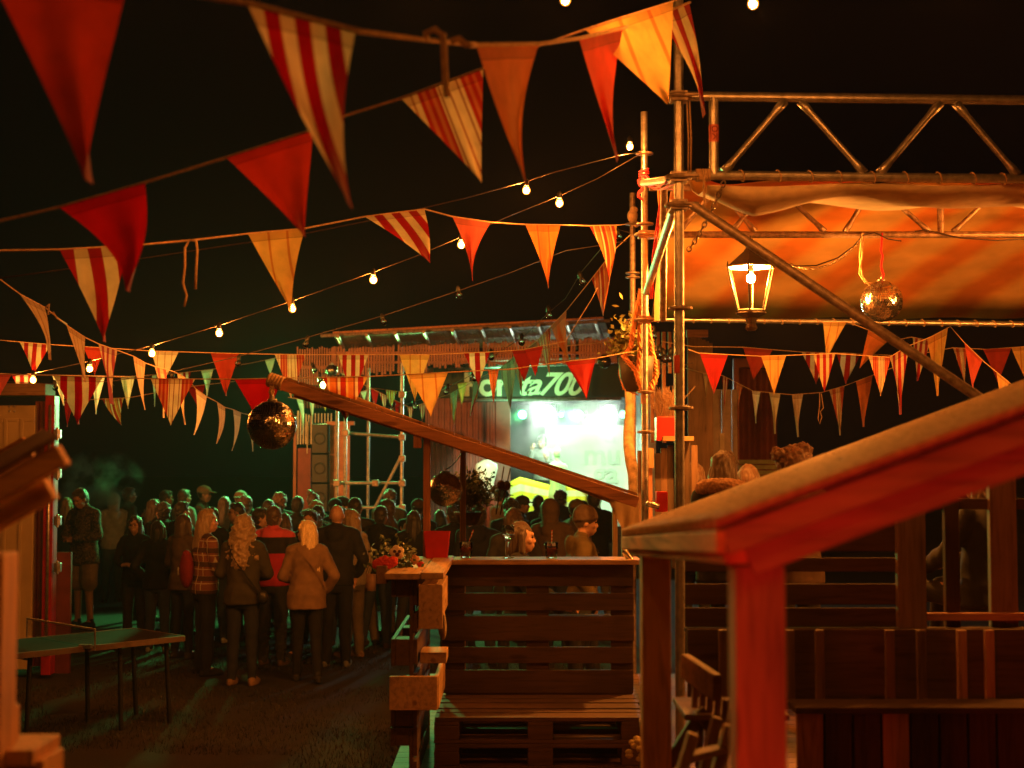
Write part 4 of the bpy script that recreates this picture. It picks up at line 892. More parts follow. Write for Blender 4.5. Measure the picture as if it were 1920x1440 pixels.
# macrame hanging plant at the corner poles
t = thing('hanging_plant', P(1192, 700, 9.8), 'hanging pot in a chunky frayed orange macrame sling beside the slim scaffold pole', 'plant')
c = P(1193, 722, 10.1); b = MB(); b.lathe([(0, -.05), (.07, -.045), (.115, .05), (.13, .2), (.12, .2), (.105, .06), (0, .05)], c, 22); b.build('pot', solid('charcoal_pot', (.035, .03, .03), .6), t, smooth=True)
b = MB(); leaves(b, c+Vector((-.06, -.02, .22)), 420, (.055, .05, .1), .05, rn); b.build('foliage', solid('green_leaf', (.16, .17, .04), .6, 0, .4, 12, 0), t)
b = MB()
def braid(pts, r=.016):
    fine = []
    for a, e in zip(pts, pts[1:]):
        for k in range(8): fine.append(a.lerp(e, k/8))
    for s_ in range(3):
        b.tube([p+Vector((r*.7*math.cos(i*.9+s_*2.1), r*.7*math.sin(i*.9+s_*2.1), 0)) for i, p in enumerate(fine)], r*.62, 6)
    for p in fine:
        for _ in range(7):
            d_ = Vector((rn.gauss(0, 1), rn.gauss(0, 1), rn.gauss(0, .6))).normalized(); b.tube([p, p+d_*r*rn.uniform(1.2, 2.3)], .0013, 3)
tp = P(1203, 545, 9.95)
Q = lambda x, y, d=9.97: P(x, y, d)
braid([tp, Q(1190, 600), Q(1183, 650), Q(1170, 668), Q(1192, 695), Q(1203, 728), Q(1212, 738)])
braid([tp, Q(1200, 600), Q(1200, 660), Q(1195, 700), Q(1205, 728)])
braid([tp, Q(1213, 600), Q(1220, 650, 10.1), Q(1228, 680, 10.1), Q(1230, 705, 10.1), Q(1218, 735, 10.05)])
braid([tp, Q(1216, 620, 10.2), Q(1222, 690, 10.2), Q(1226, 712, 10.2), Q(1215, 735, 10.1)], .018)
braid([Q(1166, 665, 10.15), Q(1161, 700, 10.2), Q(1170, 730, 10.15), Q(1200, 742, 10.05)], .006)
b.build('macrame', solid('orange_cotton', (.75, .3, .12), .9, 0, .3, 40, .4), t, smooth=True)
# birch log post and stuff around the corner
b = MB(); p, q = P(1176, 735, 12.0), P(1188, 945, 11.4); pts = [q.lerp(p, k/8)+Vector((.015*math.sin(k*1.1), 0, 0)) for k in range(9)]; b.tube(pts+[P(1174, 600, 12.2)], [.05, .048, .046, .048, .044, .042, .04, .036, .03, .02], 14)
b.build('log_post', solid('birch_bark', (.5, .36, .2), .85, 0, .5, 14, .6), smooth=True, label='pale tapering log post standing behind the slim scaffold pole', cat='post')
t = thing('plank_stand', P(1250, 960, 11), 'tall dark plank stand with shelves between the corner poles', 'stand')
for x, y0_, y1_, m in ((1196, 845, 1000, 'o'), (1212, 850, 1000, 'r'), (1228, 850, 1000, 'd'), (1240, 840, 1000, 'o'), (1252, 835, 1000, 'd'), (1266, 830, 1000, 'o'), (1283, 828, 1000, 'd'), (1297, 835, 1000, 'o')):
    slat('plank', x, y0_, x+11, y1_, 11+.02*(x % 3), .02, {'o': oldw('z'), 'r': wood('red_pine', (.5, .22, .12), 'z'), 'd': brd('z')}[m], t)
slat('shelf', 1243, 818, 1301, 827, 10.8, .3, pine('x'), t)
slat('sign_board', 1214, 840, 1226, 878, 10.9, .02, pine('z'), t)
# red box with dry grass
a, c = P(1230, 827, 10.9), P(1266, 782, 10.9)
t = thing('grass_planter', (a.x, 10.9, a.z), 'red box planter of dry grass on the shelf between the scaffold poles', 'planter')
b = MB(); b.span((a.x, 10.85, a.z+.002), (c.x, 11.0, c.z)); b.build('box', redp, t, bevel=.003)
b = MB(); 
for _ in range(260):
    p = Vector((rn.uniform(a.x+.01, c.x-.01), rn.uniform(10.87, 10.98), c.z)); e = p+Vector((rn.gauss(0, .05), rn.gauss(0, .04), rn.uniform(.08, .24))); b.tube([p, p.lerp(e, .5)+Vector((0, 0, .02)), e], .0016, 3)
b.build('dry_grass', solid('dry_grass', (.35, .22, .14), .9), t)
slat('box', 1231, 922, 1252, 960, 9.6, .1, redp, None).name = 'red_box'
o = bpy.data.objects['red_box']; tag(o, 'small red box between the corner poles above the right shelter roof', 'box')
b = MB(); p, q = P(1212, 944, 9.4), P(1236, 950, 9.4); b.tube([p, q], .02, 12); b.build('metal_cylinder', solid('chrome', (.8, .8, .85), .2, 1), smooth=True, label='short shiny metal cylinder lying beside the small red box', cat='cylinder')
b = MB(); b.cap(P(1172, 1036, 8.9), P(1183, 1050, 8.9), .02, .02, 12); b.build('metal_tube', solid('chrome', (.8, .8, .85), .2, 1), smooth=True, label='shiny slanted metal tube at the right end of the drinks ledge', cat='tube')

# ---------------------------------------------------------------- right background
t = thing('slat_fence', P(1312, 870, 16), 'tall fence of pale upright boards behind the seated guests', 'fence')
for k in range(7): slat('board', 1291+k*6.6, 625+k*3, 1296.5+k*6.6, 960, 16, .02, oldw('z'), t)
slat('capping', 1288, 618, 1328, 632, 15.95, .08, wood('red_pine', (.5, .22, .12), 'x'), t)
t = thing('lath_screen', P(1255, 640, 15), 'orange lath screen and posts seen between the two corner poles', 'lath screen')
for k in range(6): slat('lath', 1220+k*11, 622, 1226+k*11, 700 if k % 2 else 830, 15, .02, wood('red_pine', (.5, .22, .12), 'z'), t)
t = thing('cabin', P(1370, 960, 17), 'pinkish grey panelled cabin wall with a narrow lit gap beyond the guests', 'cabin')
gp = solid('pinkish_paint', (.34, .25, .2), .6)
for x0_, x1_ in ((1338, 1352), (1355, 1371), (1374, 1382)): slat('panel', x0_, 730, x1_, 960, 17, .04, gp, t)
slat('hatch', 1350, 812, 1358, 845, 16.97, .02, solid('sign_white', (.5, .4, .3), .6), t)
def corr_wall(name, a, c, z0, z1, m, par, pitch=.11, depth=.03):
    a, c = Vector(a), Vector(c); L = (c-a).length; d = (c-a)/L; nrm = Vector((d.y, -d.x, 0)); pts = []; s = 0
    while s < L-.001:
        for q, h in ((0, 0), (.28, 0), (.4, 1), (.72, 1), (.85, 0)):
            if s+q*pitch < L: pts.append((s+q*pitch, h))
        s += pitch
    pts.append((L, 0)); b = MB()
    for z in (z0, z1):
        for q, h in pts: p = a+d*q-nrm*h*depth; b.v.append(Vector((p.x, p.y, z)))
    n = len(pts)
    for i in range(n-1): b.f.append([i, i+1, n+i+1, n+i]); b.uv.append(None); b.mi.append(0)
    return b.build(name, m, par)
t = thing('shipping_container', P(1420, 960, 19), 'dark red shipping container beyond the pale board fence on the right', 'container')
q0, q1 = P(1385, 690, 18.5), P(1452, 690, 18.5)
darkred = solid('container_red', (.17, .035, .03), .5, .2, .3, 4, .2)
corr_wall('side_wall', (q0.x, 18.5, 0), (q1.x+.1, 18.9, 0), 0, q0.z, darkred, t)
b = MB(); b.span((q0.x-.08, 18.4, 0), (q0.x-.01, 18.5, q0.z)); b.span((q0.x-.08, 18.4, q0.z), (q1.x+.1, 18.5, q0.z+.12)); b.build('frame', darkred, t, bevel=.005)
slat('plate', 1372, 805, 1382, 838, 18.35, .01, solid('sign_white', (.5, .4, .3), .6), t)
t = thing('low_fence', P(1420, 880, 17.5), 'low greenish plank wall behind the curly haired guest', 'fence')
for k in range(4): slat('plank', 1384, 862+k*10, 1460, 870+k*10, 17.5, .02, solid('green_plank', (.2, .2, .09), .7), t)

# ---------------------------------------------------------------- left container
D = 15.0
t = thing('shipping_container', P(60, 1170, D), 'container at the left edge with cream panelled door and red locking post', 'container')
zt = P(0, 742, D).z; xl, xr = P(-60, 0, D).x, P(120, 0, D).x
cream = solid('cream_paint', (.34, .25, .13), .5, 0, .12, 3, .1)
b = MB(); a, c = P(-60, 760, D), P(66, 760, D); b.span((a.x, D, .1), (c.x, D+.05, a.z))
door = b.build('door', cream, t, bevel=.006)
b = MB()
for x in (-22, 8, 38): 
    p, q = P(x, 785, D-.01), P(x+20, 1150, D-.01); vs = [Vector((p.x, D-.001, p.z)), Vector((q.x, D-.001, p.z)), Vector((q.x, D-.001, .3)), Vector((p.x, D-.001, .3))]
    b.span((p.x, D-.018, .3), (p.x+.035, D-.001, p.z)); b.span((p.x+.036, D-.018, p.z-.03), (q.x, D-.001, p.z))
b.build('panel_ribs', cream, door, bevel=.004)
b = MB()
for x in (18, 27): 
    for y in (762, 771): b.ell(P(x, y, D-.01), (.012, .008, .012), n=8, m=6)
b.build('bolts', steel, door)
cr = solid('container_crimson', (.30, .012, .015), .42, .1, .3, 5, .25)
corr_wall('side_wall', (P(68, 0, D).x, D+.2, 0), (P(100, 0, D).x, D+.22, 0), .1, zt-.05, darkred, t)
b = MB(); p, q = P(97, 742, D), P(106, 742, D); b.span((p.x-.05, D-.06, .05), (q.x, D+.1, zt-.0)); b.build('corner_post', cr, t, bevel=.006)
b = MB(); p, q = P(107, 0, D), P(119, 0, D); b.span((p.x, D-.03, .2), (q.x, D, zt-.1)); b.build('door_edge', cr, t, bevel=.004)
b = MB(); b.span((xl, D-.05, zt+.002), (P(100, 0, D).x, D+.3, zt+.13)); b.build('lintel', oldw('x'), t, bevel=.01)
b = MB(); x = P(111, 0, D).x; b.tube([(x, D-.07, .25), (x, D-.07, zt-.1)], .016, 12); b.build('lock_rod', steel, t, smooth=True)
for y in (814, 888, 976, 1063): b = MB(); q = P(112, y, D); b.box((q.x, D-.07, q.z), (.07, .06, .10)); b.box((q.x+.01, D-.11, q.z), (.03, .03, .14)); b.build('lock_keeper', steel, t, bevel=.008)
b = MB(); b.span((P(120, 0, D+.4).x, D+.4, .0), (P(150, 0, D+.4).x, D+.45, P(0, 1040, D).z)); b.build('lower_panel', darkred, t)

# ---------------------------------------------------------------- ping-pong table
t = thing('ping_pong_table', P(160, 1300, 11), 'old ping-pong table with sagging net standing on the grass in front of the crowd', 'ping-pong table')
TZ = .76; tab = solid('dull_green_top', (.010, .008, .006), .9, 0, .3, 5, .1, **{'Specular IOR Level': .1}); edg = solid('pale_edge', (.09, .055, .035), .6)
# net post base near edge at P(165,1210) ; table runs left/near and right/far
def PZ(px, py, z):  # point on plane z seen at the pixel
    v = Vector((1, 0, 0))*((px-960)/FPX)+FW+UP*((720-py)/FPX); k = (z-CAMZ)/v.z; return Vector((v.x*k, v.y*k, z))
M0 = PZ(160, 1212, TZ); Rr = PZ(343, 1193, TZ); dirx = (Rr-M0).normalized(); Rr = M0+dirx*.94; Ll = M0-dirx*1.37; dy = Vector((-dirx.y, dirx.x, 0))
TW = .85
def slab(name, a, c, m):
    b = MB(); vs = [q+Vector((0, 0, z)) for z in (-.025, 0) for q in (a, c, c+dy*TW, a+dy*TW)]
    b.add(vs, [(3,2,1,0),(4,5,6,7),(0,1,5,4),(1,2,6,5),(2,3,7,6),(3,0,4,7)]); return b.build(name, m, t)
slab('table_top', M0+dirx*.005, Rr, tab); slab('table_top', Ll, M0-dirx*.005, tab)
b = MB(); 
for a, c in ((Ll, M0-dirx*.01), (M0+dirx*.01, Rr)): b.beam(a-dy*.008+Vector((0, 0, -.02)), c-dy*.008+Vector((0, 0, -.02)), .012, .045)
b.beam(Rr+dirx*.008+Vector((0, 0, -.02)), Rr+dirx*.008+dy*TW+Vector((0, 0, -.02)), .012, .045)
for a, c in ((Ll, M0), (M0, Rr)):
    for e in (0, TW-.02): b.beam(a+dy*(.01+e)+Vector((0, 0, .001)), c+dy*(.01+e)+Vector((0, 0, .001)), .02, .002)
b.build('edge_band', edg, t)
b = MB()
for s in (-.95, -.45, .45, .95):
    for e in (.15, .7):
        b = MB(); p = M0+dirx*s*.9+dy*e; b.tube([p+Vector((0, 0, -.03)), Vector((p.x+dirx.x*.05*s, p.y+dirx.y*.05*s, 0.0))], .02, 10); b.build('leg', blackp, t)
b = MB()
for s in (-.85, -.4, .4, .85):
    p = M0+dirx*s; b.tube([p+dy*.2+Vector((0, 0, -.08)), p+dy*.7+Vector((0, 0, -.08))], .015, 8)
b.build('cross_tubes', rust_s, t)
n0_ = M0-dy*.15; n1_ = M0+dy*(TW+.15)
for q in (n0_, n1_): b = MB(); b.tube([q+Vector((0, 0, -.02)), q+Vector((0, 0, .155))], .008, 8); b.build('net_post', steel, t)
b = MB(); b.box(M0+Vector((0, 0, 0)), (.1, .06, .03)); b.build('net_clamp', steel, t)
b = MB()
for k in range(92): p = n0_.lerp(n1_, k/92); b.tube([p+Vector((0, 0, .01)), p+Vector((0, 0, .145))], .0011, 3, False)
for k in range(8): z = .012+k*.017; b.tube([n0_+Vector((0, 0, z)), n1_+Vector((0, 0, z))], .0011, 3, False)
b.build('net', solid('net_mesh', (.05, .05, .05), .8), t)
b = MB(); b.beam(n0_+Vector((0, 0, .15)), n1_+Vector((0, 0, .15)), .006, .016); b.build('net_tape', solid('net_tape', (.65, .45, .3), .8), t)

# ---------------------------------------------------------------- stage
st = thing('stage', P(1010, 950, 27.5), 'container stage with green sign, lath fringe and lean-to roof', 'stage')
purple = solid('stage_container_paint', (.28, .10, .10), .5, .1, .25, 4, .2)
p0_, p1_ = P(800, 0, 27.5), P(957, 0, 27.5); zt = P(0, 690, 27.5).z
corr_wall('container_wall', (p0_.x, 27.5, 0), (p1_.x, 27.5, 0), 0, zt, purple, st)
b = MB(); b.span((p1_.x-.28, 27.35, 0), (p1_.x+.0, 27.45, P(0, 748, 27.4).z)); b.build('door_leaf', purple, st, bevel=.005)
x1_ = P(1210, 0, 27.5).x; b = MB(); b.span((x1_, 27.4, 0), (x1_+.15, 30.5, zt)); b.build('side_wall', solid('pale_blue_wall', (.5, .55, .6), .6), st)
b = MB(); b.span((p1_.x, 30.45, 1.0), (x1_, 30.5, zt)); b.build('rear_wall', solid('black_drape', (.02, .02, .022), .9), st)
b = MB(); b.span((p1_.x, 27.45, .85), (x1_, 30.44, 1.0)); b.build('stage_floor', blackp, st)
b = MB(); b.span((p1_.x-.05, 27.45, zt), (x1_+.3, 30.5, zt+.05)); b.build('container_roof', purple, st)
b = MB(); b.span((p1_.x, 27.44, 0), (x1_, 27.48, .84)); b.build('stage_front', blackp, st)
bz0, bz1 = P(0, 746, 27.3).z, P(0, 682, 27.3).z
b = MB(); b.span((P(815, 0, 27.3).x, 27.28, bz0), (P(1180, 0, 27.3).x, 27.33, bz1)); sb = b.build('sign_board', solid('dark_green_sign', (.006, .045, .026), .5, 0, .15), st, bevel=.01)
let = solid('sign_letters', (.6, .9, .62), .5, 0, .05)
text('lettering', 'Por', P(868, 741, 27.25), .62, let, sb, ext=.008, bold=.018, sx=.95)
text('lettering', 'ta700', P(969, 740, 27.25), .61, let, sb, shear=.45, ext=.008, bold=.012, sx=.88)
b = MB(); q0, q1 = P(840, 680, 27.1), P(1180, 668, 27.1); b.tube([q0, q1], .03, 8); b.tube([P(840, 692, 27.0), P(1165, 680, 27.0)], .02, 8)
for k in range(10): a = q0.lerp(q1, k/9); b.tube([a, a+Vector((.35, 0, -.12))], .012, 6)
b.tube([P(850, 750, 27.2), P(1165, 748, 27.2)], .035, 8)
b.build('truss', steel, st)
b = MB(); b.span((P(860, 0, 27.2).x, 27.1, P(0, 681, 27.2).z), (P(1165, 0, 27.2).x, 27.16, P(0, 672, 27.2).z)); b.build('red_strip', solid('pink_strip', (.75, .3, .28), .4), st)
# fringe of laths
lath = wood('red_pine', (.5, .22, .12), 'z'); fr = MB(); rn = random.Random(11)
for k in range(104):
    px = 622+k*5.15; 
    if rn.random() < .06: continue
    yt = 650-(px-622)*.031+rn.uniform(-4, 4); yb = 690-(px-622)*.02+rn.uniform(-5, 5)+(12 if px < 800 else 0)
    a, c = P(px, yb, 25), P(px+3.9, yt, 25); fr.span((a.x, 25, a.z), (c.x, 25.02, c.z))
fr.span((P(620, 0, 25).x, 25.025, P(0, 664, 25).z), (P(1150, 0, 25).x, 25.06, P(0, 659, 25).z)); fr.span((P(620, 0, 25).x, 25.025, P(0, 681, 25).z), (P(1150, 0, 25).x, 25.06, P(0, 677, 25).z))
fr.build('lath_fringe', lath, st)
b = MB()
for k in range(16):
    px = 556+k*4.6; a, c = P(px, 722 if k < 14 else 700, 25.2), P(px+3, 652+rn.uniform(-3, 3), 25.2); b.span((a.x, 25.2, a.z), (c.x, 25.22, c.z))
b.span((P(555, 0, 25).x, 25.225, P(0, 690, 25).z), (P(630, 0, 25).x, 25.26, P(0, 684, 25).z)); b.build('lath_screen', lath, st)
# second row lower left laths behind flags
b = MB()
for k in range(26):
    px = 560+k*5; a, c = P(px, 765, 26), P(px+2.6, 700, 26); b.span((a.x, 26, a.z), (c.x, 26.02, c.z))
b.build('lath_screen', oldw('z'), st)
# roof
R0, R1 = P(624, 629, 22.5), P(1132, 601, 22.5); R2, R3 = P(1150, 648, 27), P(640, 662, 27)
b = MB(); n = 40
for k in range(n):
    a0, a1 = R0.lerp(R1, k/n), R0.lerp(R1, (k+.94)/n); b0, b1 = R3.lerp(R2, k/n), R3.lerp(R2, (k+.94)/n)
    vs = [q+Vector((0, 0, z)) for z in (.03, .06) for q in (a0, a1, b1, b0)]; b.add(vs, [(3,2,1,0),(4,5,6,7),(0,1,5,4),(1,2,6,5),(2,3,7,6),(3,0,4,7)])
b.build('roof_boards', wood('stage_roof_ply', (.5, .2, .07), 'y'), st)
for k in range(10):
    b = MB(); a, c = R0.lerp(R1, (k+.2)/9.5), R3.lerp(R2, (k+.2)/9.5); b.tube([a+Vector((0, -.1, -.03)), c+Vector((0, 0, -.03))], .03, 8); b.build('roof_tube', rust_s, st)
b = MB(); b.tube([R0+Vector((-.2, .05, .0)), R1+Vector((.1, .05, 0))], .03, 8); b.build('front_tube', rust_s, st)
# stage scaffold tower
tw = thing('scaffold_tower', P(690, 960, 22.5), 'scaffold tower of green lit tubes beside the stage', 'scaffold tower')
def tb(x0_, y0_, x1_, y1_, d, d2=None): b = MB(); b.tube([P(x0_, y0_, d), P(x1_, y1_, d2 or d)], .026, 10); b.build('tube', steel, tw, smooth=False)
for x, d, yt in ((632, 22.5, 770), (648, 22.5, 770), (754, 22.5, 680), (691, 24, 690)):
    b = MB(); q = P(x, yt, d); b.tube([(q.x, d, 0), q], .026, 10); b.build('tube', steel, tw)
tb(648, 812, 754, 820, 22.5); tb(632, 906, 756, 906, 22.5); tb(648, 952, 756, 952, 22.5); tb(704, 950, 752, 856, 22.5)
for x, y in ((648, 812), (754, 820), (754, 906), (704, 906), (754, 860), (632, 906), (754, 952), (754, 740)): b = MB(); q = P(x, y, 22.4); b.box(q, (.1, .1, .1)); b.build('coupler', rust_s, tw, bevel=.01)
# speaker + plywood columns
t = thing('speaker_stack', P(600, 950, 24), 'tall black loudspeaker stack left of the stage', 'loudspeaker')
for y0_, y1_ in ((795, 850), (852, 905), (907, 960)):
    a, c = P(584, y1_, 24), P(614, y0_, 24); b = MB(); b.span((a.x, 24, a.z), (c.x, 24.4, c.z)); cb = b.build('cabinet', blackp, t, bevel=.01)
    m_ = (a+c)/2; b = MB(); b.torus((m_.x, 23.995, m_.z), .09, .012, (0, 1, 0)); b.build('cone_ring', solid('grey_ring', (.05, .05, .05), .4), cb)
t = thing('board_column', P(635, 960, 24), 'pinkish plywood column behind the scaffold tower', 'column')
slat('panel', 617, 795, 656, 960, 24.2, .03, solid('plywood_pink', (.55, .26, .17), .7), t); slat('cap', 612, 790, 664, 797, 24.1, .12, solid('plywood_pink', (.55, .26, .17), .7), t)
t = thing('lath_column', P(565, 960, 24), 'white slatted lath column left of the loudspeaker stack', 'column')
slat('post', 549, 780, 556, 960, 24.3, .05, lath, t); slat('panel', 557, 840, 583, 960, 24.35, .03, darkred, t)
for k in range(6): slat('lath', 557+k*5, 770+k*2, 560+k*5, 833, 24.25, .02, solid('whitewash', (.7, .68, .55), .7), t)
for k in range(6): slat('lath', 590+k*6, 775, 592+k*6, 793, 24.25, .02, solid('whitewash', (.7, .68, .55), .7), t)
slat('bracket', 575, 790, 577, 850, 24.2, .02, solid('whitewash', (.7, .68, .55), .7), t)
# stage backdrop
a, c = P(1023, 960, 29.8), P(1207, 797, 29.8)
b = MB(); b.span((a.x, 29.8, 1.0), (c.x, 29.83, c.z)); bd = b.build('backdrop', solid('white_banner', (.8, .85, .75), .7, 0, .04), label='large pale banner with faint letters standing on the stage', cat='banner')
ORG[bd] = bd.location.copy(); fl = solid('faint_letters', (.60, .72, .58), .7, 0, .02)
text('lettering', 'd', P(1128, 830, 29.77), .62, fl, bd, bold=.01); text('lettering', 'mu', P(1094, 870, 29.77), .62, fl, bd, bold=.01); text('lettering', 'ga', P(1112, 905, 29.77), .62, fl, bd, bold=.01)
# DJ desk: striped cloth
t = thing('dj_desk', P(1010, 950, 27.6), 'desk draped in yellow and white striped cloth on the stage', 'desk')
m, nt, bs, o = mk('yellow_striped_cloth'); tc = N(nt, 'ShaderNodeTexCoord'); sx = N(nt, 'ShaderNodeSeparateXYZ'); nt.links.new(tc.outputs['UV'], sx.inputs[0])
nt.links.new(ramp(nt, sx.outputs[1], bands(7, (.8, .72, .05), (.78, .8, .6)), 'CONSTANT'), bs.inputs['Base Color']); bs.inputs['Roughness'].default_value = .8
b = MB(); n = 40
def toph(px): 
    if px < 975: return 918-(px-928)*.5
    if px < 1030: return 894.5+(px-975)*.27
    return 909
for j in range(9):
    for i in range(n+1):
        px = 922+178*i/n; v = j/8; yt = toph(px); y = yt+(985-yt)*v; b.v.append(P(px, y, 27.9-.15*v+.03*math.sin(px*.4)*v))
for j in range(8):
    for i in range(n): q = j*(n+1)+i; b.f.append([q, q+1, q+n+2, q+n+1]); b.uv.append([((i+di)/n, (j+dj)/8) for di, dj in ((0, 0), (1, 0), (1, 1), (0, 1))]); b.mi.append(0)
o_ = b.build('cloth', m, t, smooth=True); sd = o_.modifiers.new('s', 'SOLIDIFY'); sd.thickness = .02
t = thing('urn', P(1120, 950, 27.7), 'pale green urn shaped plinth on the stage right of the desk', 'urn')
c = P(1112, 960, 28); b = MB(); h = P(0, 912, 28).z-c.z; b.lathe([(.16, 0), (.15, h*.3), (.2, h*.6), (.3, h*.85), (.32, h), (0, h)], c, 20); b.build('body', solid('pale_green', (.6, .72, .35), .6), t, smooth=True)
# mannequins
def bust(label, px, ytop, d, h, head, m):
    c = P(px, ytop, d); b = MB(); z = c.z
    if head: b.ell((c.x, d, z-.11), (.075, .09, .115)); b.cap((c.x, d, z-.2), (c.x, d, z-.3), .045, .05); z -= .27
    b.loft([(c.x, d, z-.0, .05, .05), (c.x, d, z-.04, .12, .08), (c.x, d, z-.08, .2, .1), (c.x, d, z-.16, .215, .11), (c.x, d, z-.3, .18, .12), (c.x, d, z-.45, .14, .1), (c.x, d, z-.6, .17, .11), (c.x, d, z-h, .19, .12)], 20)
    return b.build('mannequin', m, smooth=True, label=label, cat='mannequin', group='mannequins on the stage')
bust('headless white mannequin torso glowing at the left of the stage', 912, 862, 26.9, .72, False, solid('white_plastic', (.85, .85, .8), .35, 0, .03))
bust('green lit mannequin with head next to the musician', 1045, 838, 27.8, 1.0, True, solid('mint_plastic', (.55, .8, .5), .4, 0, .03))
# stage lamps
def par(label, px, py, d, col, st_, r, energy, tgt, ang=60):
    c = P(px, py, d); t = thing('stage_lamp', c, label, 'stage lamp', 'stage lamps under the container roof')
    ax = (Vector(tgt)-c).normalized(); b = MB(); b.lathe([(0, -.22), (r*.7, -.2), (r*1.15, -.02), (r*1.15, .03), (r*1.02, .03), (r*1.02, 0), (0, 0)], c, 18, ax); b.tube([c+Vector((-r*1.3, 0, 0)), c+Vector((-r*1.3, 0, .2)), c+Vector((r*1.3, 0, .2)), c+Vector((r*1.3, 0, 0))], .012, 6); b.build('housing', blackp, t, smooth=False)
    b = MB(); b.lathe([(0, .012), (r*.95, .012)], c, 18, ax); b.build('lens', emit('lens_%d' % px, col, st_), t)
    l = lamp('lamp_beam', 'SPOT', c+ax*.05, col, energy*.2, r, tgt, ang, .6)
    if st_ >= 80: lamp('lamp_spill', 'POINT', c+ax*.3, col, 95, .15); return t
GL = (.1, 1, .3); WL = (.78, 1, .82)
par('small green stage lamp, leftmost under the sign', 980, 777, 28.2, GL, 25, .09, 900, (-2.5, 21, 1.4))
par('big dazzling white stage lamp above the musician', 1027, 777, 28.2, WL, 90, .17, 1500, (-1.2, 19, 1.6))
par('small greenish lamp cluster between the big lamps', 1052, 777, 28.4, GL, 5, .07, 60, (0, 20, 1))
par('green stage lamp right of centre', 1087, 778, 28.2, GL, 25, .10, 1500, (-5, 19, 1.2))
par('white stage lamp at the right end of the stage', 1141, 775, 28.2, WL, 80, .15, 1200, (.6, 20, 1.5))
par('lamp half hidden behind the log post', 1168, 777, 28.2, GL, 8, .08, 100, (0, 20, 1))
par('clamped lamp on the lath screen shining yellow green', 607, 722, 24.8, (.6, 1, .2), 30, .06, 500, (-4, 14, 1.5), 100)
lamp('stage_wash', 'SPOT', P(1100, 778, 27.8), (.6, 1, .55), 420, .3, P(1110, 870, 29.8), 120, .5)
lamp('stage_wash', 'SPOT', P(1020, 770, 27.0), (.5, 1, .35), 300, .3, P(1010, 925, 27.8), 100, .8)
lamp('stage_wash', 'SPOT', P(940, 800, 25.5), (.6, 1, .5), 160, .2, P(912, 890, 26.9), 50, .8)
lamp('sign_light', 'SPOT', P(960, 790, 25.6), (.3, 1, .45), 200, .2, P(990, 712, 27.3), 70, .8)
lamp('site_green', 'SPOT', P(560, 720, 24.0), GREEN, 1700, .25, (-4.4, 17, 1.6), 100, .6)
lamp('site_green', 'SPOT', P(800, 715, 24.6), (.3, 1, .25), 900, .25, (-3, 18, 1.6), 90, .6)

# warm floodlight added out of view on the left to warm the stage roof
ft = thing('floodlight', (-8.5, 13.0, 3.4), 'added floodlight left of the picture, warming the stage roof', 'floodlight')
b = MB(); b.span((-8.55, 12.95, 0), (-8.45, 13.05, 3.2)); b.build('mast', steel, ft)
b = MB(); b.span((-8.65, 12.9, 3.22), (-8.35, 13.1, 3.45)); b.build('housing', blackp, ft)
lamp('warm_roof_fill', 'SPOT', (-8.25, 13.2, 3.35), (1, .3, .05), 5000, .12, (-1.2, 25, 4.3), 42, .8)

# ---------------------------------------------------------------- people
V = Vector
def remesh(mb, name, vox=.012, it=2, disp=None):
    me = mb.mesh('tmp'); o = bpy.data.objects.new('tmp', me); COL.objects.link(o)
    r = o.modifiers.new('r', 'REMESH'); r.mode = 'VOXEL'; r.voxel_size = vox; r.use_smooth_shade = True
    s = o.modifiers.new('s', 'SMOOTH'); s.factor = .5; s.iterations = it
    dg = bpy.context.evaluated_depsgraph_get(); dg.update()
    out = bpy.data.meshes.new_from_object(o.evaluated_get(dg)); bpy.data.objects.remove(o); bpy.data.meshes.remove(me)
    out.name = name
    if disp:
        nn = [q.normal.copy() for q in out.vertices]
        for q, n_ in zip(out.vertices, nn): q.co = q.co+n_*disp(q.co)
    for p in out.polygons: p.use_smooth = True
    return out
def arm(kind, s):
    a = {'down': ((.245, -.03, 1.14), (.26, .05, .91), (0, .1, -1)), 'clasp': ((.26, .04, 1.15), (.075, .26, 1.10), (-1, .25, .1)),
         'hold': ((.25, .02, 1.15), (.17, .24, 1.27), (-.2, .5, .8)), 'pocket': ((.30, -.04, 1.15), (.20, .10, .97), (-.3, .2, -.9)),
         'cross': ((.24, .10, 1.17), (.02, .22, 1.19), (-1, .1, .1)), 'reach': ((.27, .14, 1.24), (.20, .38, 1.30), (0, 1, .3)),
         'belly': ((.28, .04, 1.16), (.09, .25, 1.13), (-1, .2, -.1)), 'up': ((.27, .12, 1.22), (.14, .22, 1.46), (-.3, .2, 1)), 'lap': ((.25, .12, 1.18), (.12, .34, 1.08), (-.4, 1, -.1))}[kind]
    f = lambda q: V((q[0]*s, q[1], q[2])); return f(a[0]), f(a[1]), f(a[2]).normalized()
LEGS = {'stand': (((.095, .0, .49), (.11, -.02, .085)),)*2, 'wide': (((.13, .0, .49), (.17, -.03, .085)),)*2,
        'step': (((.09, .08, .49), (.10, .12, .085)), ((.10, -.03, .48), (.12, -.16, .10))),
        'sit': (((.13, .42, .93), (.13, .45, .52)),)*2}
CA = {}
